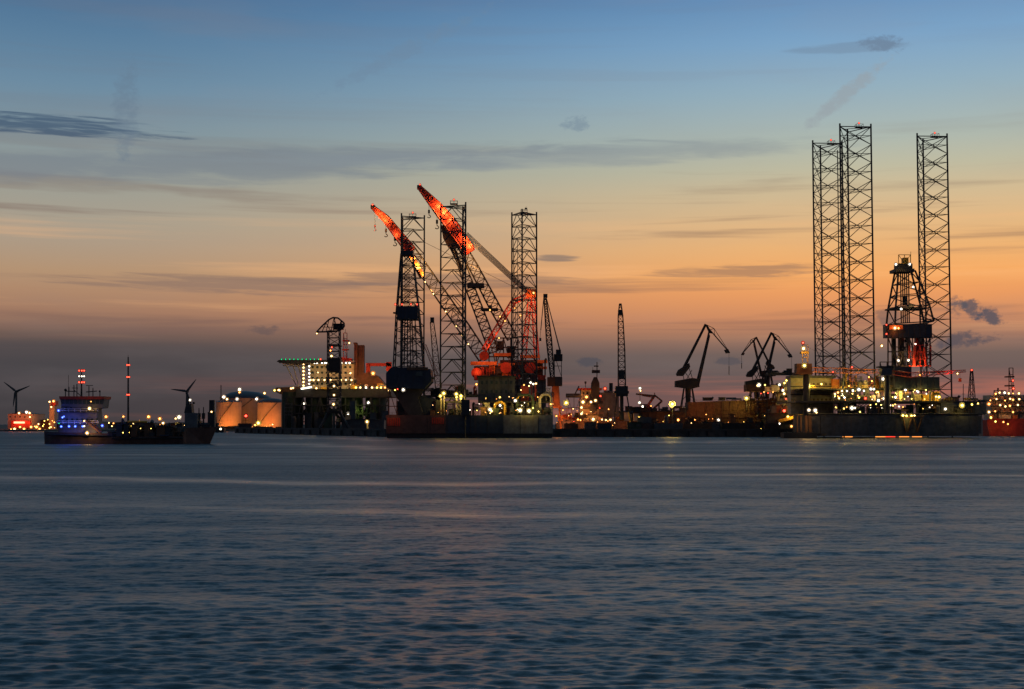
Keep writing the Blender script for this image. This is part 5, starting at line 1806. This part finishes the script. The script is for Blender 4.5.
flood(t, 367, 423, 637, 'yellow', 500)
t = shed('long low dark shed on the quay below the hooded harbour crane', 342, 384, 420, 690, 10, M_GREY, 0.6, 'quay_shed', wins=0, z=0.5)



# ------------------------------------------------------------------ far left shore
Yf = 1060
FS = 0.6
t = shed('pale industrial hall at the far left with floodlit red front', 8, 32, 414, Yf, 30, M_TANK, 1.0, 'industrial_hall', wins=5)
MB().px(11, 420.5, 30, 428, Yf - 3, 3).build('annex', M_RED, t)
mb = MB().tube(P(14, 422.5, Yf - 4), P(24.5, 422.5, Yf - 4), 0.7, 6)
mb.build('lamp_or_glint_tube', emat('lit_red_strip', (1.0, 0.16, 0.08), 7.0), t)
for x, y, k, r in ((19, 413.2, 'warm', 1.2), (26.5, 412.2, 'white', 1.4), (29.5, 413, 'warm', 1.1), (29.8, 417, 'warm', 0.9), (20, 427, 'orange', 1.2), (14.5, 429, 'warm', 1.4), (24, 429, 'orange', 1.5), (31, 427, 'orange', 1.4), (36.5, 427, 'orange', 1.5), (39.5, 429, 'orange', 1.3), (11, 429.5, 'orange', 1.2)):
    lamp(t, x, y, Yf - 8, k, r)
for x, y, w in ((15, 418, 6000), (24, 418, 6000), (31, 423, 5000), (13, 427, 3500)):
    flood(t, x, y, Yf - 14, (1.0, 0.16, 0.05), w)
t = shed('low workshop with scattered orange lights left of the dredger', 33, 60, 421, Yf + 20, 30, M_RUST, 1.5, 'workshop', wins=6)
rg = random.Random(3)
for i in range(12):
    lamp(t, rg.uniform(33, 56), rg.uniform(418, 429), Yf - 2, rg.choice(('orange', 'warm', 'yellow')), rg.uniform(0.5, 0.9))
for x, y, w in ((38, 424, 4000), (46, 420, 4000), (44, 428, 3000)):
    flood(t, x, y, Yf - 10, 'orange', w)
t = thing('silo_tower', 'orange-lit concrete silo tower left of the dredger bridge', 'tower', (P(52, 430, Yf + 10).x, Yf + 14, 1.5))
MB().px(49, 402.5, 54.5, 431, Yf + 10, 6).build('shaft', M_TANK, t)
MB().px(51.5, 401, 55.5, 405.5, Yf + 9, 7).build('head_house', M_RED, t)
for x, y, k, r in ((49.5, 401.8, 'warm', 1.0), (53.5, 401.2, 'orange', 1.3), (51.3, 407, 'warm', 0.9)):
    lamp(t, x, y, Yf + 7, k, r)
flood(t, 51, 412, Yf - 4, 'orange', 6000)
flood(t, 54, 404, Yf + 2, 'red', 1500)


def turbine(label, x, hub_y, Y, R, rot, base=1.5):
    h = P(x, hub_y, Y)
    t = thing('wind_turbine', label, 'wind turbine', (h.x, Y, base), 'wind turbines on the far shore')
    MB().tube((h.x, Y, base), (h.x, Y, h.z - 1), 1.9, 12, 1.1).build('tower', M_GREY, t, shade=True)
    MB().tube((h.x, Y - 2.5, h.z), (h.x, Y + 5, h.z), 1.7, 10, 1.3).build('nacelle', M_GREY, t)
    hub = Vector((h.x, Y - 3.4, h.z))
    MB().tube(hub, hub + Vector((0, 1.2, 0)), 1.3, 10).build('hub', M_GREY, t)
    for k in range(3):
        a = rot + k * 2.0944
        d = Vector((math.sin(a), 0, math.cos(a)))
        n2 = Vector((math.cos(a), 0, -math.sin(a)))
        mb = MB()
        secs = []
        for f_, w, th in ((0.0, 1.0, 0.9), (0.12, 1.9, 0.7), (0.4, 1.5, 0.4), (0.75, 1.0, 0.25), (1.0, 0.3, 0.1)):
            c = hub + d * (R * f_)
            secs.append([c + n2 * w, c + Vector((0, -th, 0)), c - n2 * w * 0.6, c + Vector((0, th, 0))])
        vs = [p for s_ in secs for p in s_]
        fs = []
        for i in range(4):
            for j in range(4):
                fs.append((i * 4 + j, i * 4 + (j + 1) % 4, i * 4 + 4 + (j + 1) % 4, i * 4 + 4 + j))
        fs += [(3, 2, 1, 0), (16, 17, 18, 19)]
        mb.add(vs, fs)
        mb.build('blade', M_GREY, t)
    return t


turbine('wind turbine at the far left edge behind the industrial hall', 16.5, 391.5, 1900, 21, math.radians(68))
turbine('wind turbine rising behind the bow of the dredger', 187, 391.5, 1700, 19, math.radians(38))

# red-lit chimney mast behind the dredger
Ym = 1300
t = thing('radio_mast', 'thin tall mast with three red lights behind the dredger', 'mast', P(128, 430, Ym))
b = P(128.2, 430, Ym)
MB().tube((b.x, Ym, 1.5), P(128.2, 357, Ym), 1.0, 8, 0.6).build('shaft', M_STEEL, t)
MB().tube(P(128.2, 358, Ym), P(128.2, 355, Ym), 0.15, 5).build('lightning_rod', M_STEEL, t)
for y in (365, 377, 394.7):
    MB().lathe(P(128.2, y + 0.6, Ym), [(2.0, 0), (2.0, 0.3)], 12).build('gallery', M_STEEL, t)
    for d in (-1.1, 0, 1.1):
        lamp(t, 128.2 + d, y, Ym - 2.5, 'red', 0.8)

# low sheds and lamps along the far shore behind the dredger
specs = [('long flat dark hall on the far shore behind the dredger deck', 108, 152, 423, 1200, M_GREY), ('low dark shed on the far shore below the bow turbine', 158, 200, 424, 1150, M_RUST),
         ('dark hall on the far shore behind the dredger bridge', 60, 100, 422, 1240, M_GREY)]
for lb, x0, x1, y, Y, m in specs:
    t = shed(lb, x0, x1, y, Y, 40, m, 1.5, 'warehouse', wins=8)
    for i in range(9):
        lamp(t, rg.uniform(x0, x1), rg.uniform(419, 428), 1140, rg.choice(('orange', 'warm', 'orange')), rg.uniform(0.3, 0.8))
posts = [('far shore lamp post with red-orange light just right of the dredger bridge', 106, 416.7, 'orange', 1.5), ('far shore lamp post with small orange light left of the tall red-lit mast', 123.3, 416.5, 'orange', 1.0),
         ('far shore lamp post with bright red-orange light over the dredger hopper', 148.5, 416.7, 'orange', 1.7), ('far shore lamp post with amber light over the middle of the dredger', 159.7, 418.6, 'orange', 1.5),
         ('far shore lamp post with brightest white light left of the dredger forecastle', 179, 417, 'white', 1.8), ('far shore lamp post with faint warm light beside the brightest white one', 175.6, 418.5, 'warm', 0.9),
         ('far shore lamp post with low warm light above the dredger deck pipe', 163, 423, 'warm', 1.3), ('far shore lamp post with low yellow light near the forecastle', 177, 424, 'yellow', 1.1)]
for lb, x, y, k, r in posts:
    lamp_post(lb, x, y, 430.6, 1110, k, r, 800)

FS = 0.7
# ------------------------------------------------------------------ dredger in the foreground
Ys = 385
wl = HZ + CAM_Z * F / Ys
t = thing('dredger', 'dark hopper dredger with red-topped bridge and blue deck lights, lying nearest on the left', 'ship', P(127, wl, Ys))
z = lambda y: P(100, y, Ys).z
bw = 11.0
prof = [(42, 431.5), (60, 432.3), (108, 433.5), (112, 436.5), (183, 436), (184.5, 428), (213, 426.5)]
low = [(43, wl + 4), (43.5, wl + 4), (108, wl + 4), (112, wl + 4), (183, wl + 4), (186, wl + 4), (204, wl + 4)]
vs, fs = [], []
half = [0.35, 0.46, 0.5, 0.5, 0.5, 0.42, 0.02]
for (x, y), (xl_, yl_), hb in zip(prof, low, half):
    a, b = P(x, y, Ys), P(xl_, yl_, Ys)
    for sy in (-1, 1):
        vs.append((a.x, Ys + bw / 2 + sy * hb * bw, a.z))
        vs.append((b.x, Ys + bw / 2 + sy * hb * bw * 0.9, b.z))
for i in range(6):
    k = i * 4
    fs += [(k, k + 1, k + 5, k + 4), (k + 2, k + 6, k + 7, k + 3), (k, k + 4, k + 6, k + 2), (k + 1, k + 3, k + 7, k + 5)]
fs += [(0, 2, 3, 1), (24, 25, 27, 26)]
mb = MB().add(vs, fs)
hull = mb.build('hull', M_BROWN, t)
p, q = P(46, 435, Ys), P(182, 437.6, Ys)
mb = MB()
mb.tube(P(46, 434.5, Ys + 0.4), P(108, 435.6, Ys - 0.1), 0.22, 6).tube(P(112, 438.3, Ys - 0.1), P(183, 438, Ys - 0.1), 0.22, 6)
mb.build('rubbing_strake', M_BLACK, hull)
dh = MB().px(58, 412, 97, 433, Ys + 1.5, 5).px(61, 404, 97, 412, Ys + 1.8, 4.6).build('deckhouse', M_LGREY, t)
for i in range(7):
    MB().px(66 + i * 5, 418.5, 68 + i * 5, 421, Ys + 1.4, 0.1).build('window', M_GLASS, dh)
    if i not in (2, 5):
        MB().px(65 + i * 5, 407, 67 + i * 5, 409.5, Ys + 1.7, 0.1).build('window', M_GLASS, dh)
for yy in (412, 424):
    MB().px(57, yy, 98, yy + 0.7, Ys + 0.6, 1.0).build('walkway', M_STEEL, dh)
    railing(dh, 57, yy, 98, Ys + 0.7, M_WHITE, 0.9, 1.6)
br = MB().pprism([(60, 399), (104, 399), (102.5, 408), (96, 408.5), (62, 406)], Ys + 0.8, 5.5).build('bridge', M_LGREY, t)
MB().pprism([(59, 396.3), (104.5, 396.3), (104, 399.2), (59.5, 399.2)], Ys + 0.3, 6.5).build('bridge_roof', M_RED, br)
for i in range(10):
    x = 61 + i * 4.3
    MB().pprism([(x, 399.8), (x + 3.5, 399.8), (x + 3.4, 404), (x + 0.2, 404)], Ys + 0.68, 0.1).build('window', M_GLASS, br)
mb = MB()
mb.tube(P(81.5, 396.5, Ys + 5), P(81.5, 369, Ys + 5), 0.28, 6, 0.14)
for y in (370.6, 376.3, 382.3):
    mb.tube(P(78, y + 0.7, Ys + 5), P(85, y + 0.7, Ys + 5), 0.08, 4)
mb.build('mast', M_STEEL, t)
for y, k in ((370.6, 'red'), (376.3, 'white'), (382.3, 'red')):
    for d in (-2.4, 0.3, 2.6):
        lamp(t, 81.5 + d, y, Ys + 4.6, k, 0.95 if k == 'red' else 0.75)
mb = MB()
for x, y in ((65.5, 390), (69, 387), (74, 385), (77, 384), (89, 386), (93, 388), (100, 391)):
    mb.tube(P(x, 396.5, Ys + 4), P(x, y, Ys + 4), 0.14, 5)
mb.tube(P(65, 391, Ys + 4), P(75, 391.5, Ys + 4), 0.14, 5).tube(P(86, 392, Ys + 4), P(97, 391, Ys + 4), 0.14, 5)
mb.tube(P(72, 388, Ys + 4), P(78, 388, Ys + 4), 0.12, 4).tube(P(86, 385.5, Ys + 4), P(93, 385.5, Ys + 4), 0.12, 4)
mb.tube(P(81, 396, Ys + 3), P(74, 390, Ys + 3), 0.12, 4)
mb.build('radar_rail', M_STEEL, t)
for x, y, r in ((65.5, 390, 0.42), (99.7, 391.3, 0.3)):
    MB().lathe(P(x, y, Ys + 4), [(0.05, -r), (r * 0.75, -r * 0.6), (r, 0), (r * 0.75, r * 0.6), (0.05, r)], 10).build('radar_dome', M_BLACK, t)
MB().tube(P(68.5, 396, Ys + 6), P(68.5, 375, Ys + 6), 0.06, 4).build('whip_aerial', M_STEEL, t)
# blue deck lights and floodlights
for x, y, k, r in ((58.5, 410.5, 'blue', 1.3), (62.5, 417.4, 'blue', 1.1), (64, 416.5, 'blue', 0.8), (61.2, 426.5, 'blue', 1.2), (69, 426.3, 'blue', 1.2), (75.2, 426.3, 'blue', 1.2), (82.5, 426.3, 'blue', 1.1), (84.2, 426.3, 'white', 0.8),
                   (102.2, 425.7, 'blue', 1.3), (59, 423.3, 'green', 0.8), (89.4, 408.5, 'warm', 1.7), (84.3, 421, 'warm', 0.9), (87, 433, 'warm', 1.5), (91, 401.5, 'orange', 0.6)):
    lamp(t, x, y, Ys + 0.2 if y < 430 else Ys - 0.6, k, r)
for x, y, k, w in ((60, 413, 'blue', 170), (63, 422, 'blue', 240), (70, 424, 'blue', 240), (78, 424, 'blue', 200), (102, 424, 'blue', 170), (89, 410, 'warm', 160), (88, 431, 'warm', 420), (94, 427, 'orange', 120)):
    flood(t, x, y, Ys - 1.5, k, w, 0.2)
mb = MB().tube(P(86, 421, Ys + 0.5), P(100, 433, Ys + 0.5), 0.35, 5).tube(P(88, 420, Ys + 0.9), P(102, 432, Ys + 0.9), 0.2, 5)
mb.build('stern_ramp', M_RUST, t)
# hopper gear
mb = MB().tube(P(128, 421.5, Ys + 4), P(147, 421.8, Ys + 4), 0.3, 8)
mb.build('dredge_pipe', M_YELLOW, t)
mb = MB()
for x in (129, 138, 146):
    mb.tube(P(x, 437, Ys + 4), P(x, 421.5, Ys + 4), 0.16, 5)
mb.tube(P(129, 436, Ys + 4), P(138, 423, Ys + 4), 0.1, 4).tube(P(146, 436, Ys + 4), P(138, 423, Ys + 4), 0.1, 4)
mb.build('pipe_gantry', M_STEEL, t)
def davit(x, h, lean):
    mb = MB().tube(P(x, 437, Ys + 1), P(x + lean * 0.4, 437 - h, Ys + 1), 0.32, 6).tube(P(x + lean * 0.4, 437 - h, Ys + 1), P(x + lean, 437 - h * 0.75, Ys), 0.25, 6)
    mb.box(P(x + 0.5, 435, Ys + 1), (1.6, 1.4, 1.4))
    mb.build('davit', M_STEEL, t)
davit(121, 18, 4); davit(133, 12, -3); davit(152, 12, 5); davit(171, 14, -4)
MB().px(114, 429.5, 181, 437, Ys + 2.5, 6).build('hopper_coaming', M_STEEL, t)
MB().px(117, 424, 127, 430, Ys + 3, 4).build('pump_house', M_BLUE, t)
MB().px(136, 426, 148, 430, Ys + 3, 4).build('winch_house', M_BLUE, t)
clutter(t, 112, 183, 436.5, 13, Ys + 0.6, Ys + 2.0, 22, [M_STEEL, M_BLUE, M_RUST, M_GREY], 71)
clutter(t, 150, 182, 429.5, 6, Ys + 3, Ys + 7, 5, [M_STEEL, M_GREY], 72)
railing(t, 112, 436.4, 183, Ys + 0.3, M_STEEL, 0.9, 1.6)
for x, y, k, r in ((121.3, 426.3, 'orange', 1.0), (119.5, 427, 'white', 0.7), (131.5, 426, 'yellow', 0.8), (129, 432.5, 'yellow', 0.7), (123, 432.7, 'yellow', 0.7), (151, 428.5, 'yellow', 0.5), (140.5, 428.5, 'yellow', 0.5)):
    lamp(t, x, y, Ys + 0.2, k, r)
# forecastle
fc = MB().px(184.5, 413, 197, 429, Ys + 2.5, 5).build('forecastle_house', M_LGREY, t)
mb = MB().pprism([(184, 413), (186, 404), (191, 404), (192, 413)], Ys + 3, 3)
mb.tube(P(188.5, 404, Ys + 4), P(188.5, 397, Ys + 4), 0.3, 6)
mb.build('foremast', M_STEEL, t)
lamp(t, 190, 400, Ys + 2.6, 'white', 1.2)
MB().px(192.5, 402, 194.5, 404, Ys + 4, 0.6).build('loud_hailer', M_BLACK, t)
for x, y in ((199, 408), (203.5, 407)):
    MB().tube(P(x, 428, Ys + 5), P(x, y, Ys + 5), 0.28, 6, 0.12).box(P(x, 416, Ys + 5), (0.8, 0.8, 1.6)).build('jib_post', M_STEEL, t)
MB().px(209, 400, 214, 414, Ys + 5.2, 1.4).px(207.5, 412, 214.5, 428, Ys + 5, 1.8).build('bow_stack', M_STEEL, t)
lamp(t, 211.5, 411.8, Ys + 4.7, 'warm', 0.9)
clutter(t, 197, 209, 427.5, 8, Ys + 4.5, Ys + 6.5, 4, [M_STEEL, M_BLUE], 73)
railing(t, 186, 427.8, 211, Ys + 3.5, M_STEEL, 0.9, 1.6)


# ------------------------------------------------------------------ things standing on the quay
def on_quay(x, Y):
    return Vector(((x - 512) / F * Y, Y, QZ))


def container(label, x, Y, m, L=6.1, stack=0):
    b = on_quay(x, Y) + Vector((0, 0, 0.02 + stack * 2.62))
    t = thing('shipping_container', label, 'container', b)
    MB().box(b + Vector((0, 0, 1.3)), (L, 2.44, 2.59)).build('body', m, t)
    for i in range(12):
        MB().box(b + Vector((-L / 2 + 0.3 + i * (L - 0.6) / 11, -1.25, 1.3)), (0.16, 0.06, 2.2)).build('corrugation', m, t)
    MB().box(b + Vector((0, -1.24, 0.08)), (L, 0.1, 0.16)).build('bottom_rail', M_STEEL, t)
    return t


def cabin(label, x, Y, m, w=5.0, h=3.0):
    b = on_quay(x, Y)
    t = thing('site_cabin', label, 'cabin', b)
    MB().box(b + Vector((0, 0, h / 2)), (w, 2.6, h)).build('wall', m, t)
    MB().box(b + Vector((0, 0, h + 0.08)), (w + 0.4, 3.0, 0.16)).build('roof', M_STEEL, t)
    for i in (-1, 1):
        MB().box(b + Vector((i * w * 0.25, -1.32, h * 0.6)), (w * 0.2, 0.06, h * 0.3)).build('window', M_GLASS, t)
    return t


def scaffold(label, x, Y, w, h, m):
    b = on_quay(x, Y)
    t = thing('scaffold_tower', label, 'scaffold', b)
    nb = max(2, int(h / 2.2))
    for sx in (-1, 1):
        for sy in (-1, 1):
            MB().tube(b + Vector((sx * w / 2, sy * 1.2, 0)), b + Vector((sx * w / 2, sy * 1.2, h)), 0.12, 4).build('standard', m, t)
    for i in range(nb):
        z = h * (i + 1) / nb
        mb = MB()
        for sy in (-1, 1):
            mb.tube(b + Vector((-w / 2, sy * 1.2, z)), b + Vector((w / 2, sy * 1.2, z)), 0.1, 4)
            mb.tube(b + Vector((-w / 2, sy * 1.2, z - h / nb)), b + Vector((w / 2, sy * 1.2, z)), 0.08, 4)
        mb.box(b + Vector((0, 0, z - 0.1)), (w, 2.4, 0.1))
        mb.build('lift', m, t)
    return t


container('rusty shipping container on the quay edge below the red-lit ship', 571, 600, M_RUST)
container('dark blue shipping container on the quay left of the tall slim crane', 604, 601, M_BLUE)
container('lower of two stacked dark containers right of the tall slim crane', 646, 602, M_BROWN, 12.2)
container('upper of two stacked dark containers right of the tall slim crane', 644, 602, M_GREY, 6.1, 1)
container('grey shipping container on the quay below the brightest yellow lamp', 668, 600, M_GREY, 12.2)
container('rust-red container on the quay below the large luffing crane', 697, 601, M_RUST, 12.2)
container('black container on the quay below the middle of the dock wall', 735, 600, M_BLACK, 12.2)
container('brown container at the right end of the quay beside the pontoon', 771, 601, M_BROWN)
cabin('small dark site cabin on the quay between the ship and the tall slim crane', 590, 603, M_GREY)
cabin('dark site cabin on the quay just right of the tall slim crane legs', 634, 600, M_GREEN, 6)
cabin('long dark site cabin on the quay below the large luffing crane', 712, 604, M_GREY, 9)
cabin('dark site cabin on the quay under the yellow lamp at the dock wall end', 752, 602, M_RUST, 6)
scaffold('dark scaffold tower on the quay beside the brightest yellow lamp', 680, 606, 5, 10, M_STEEL)
scaffold('narrow scaffold tower on the quay below the pair of luffing cranes', 762, 605, 4, 14, M_STEEL)
scaffold('low wide scaffold on the quay in front of the dock wall middle', 724, 606, 9, 6.5, M_RUST)
scaffold('scaffold tower lit red beside the orange crane pedestal', 566, 607, 5, 9, M_ORANGE)
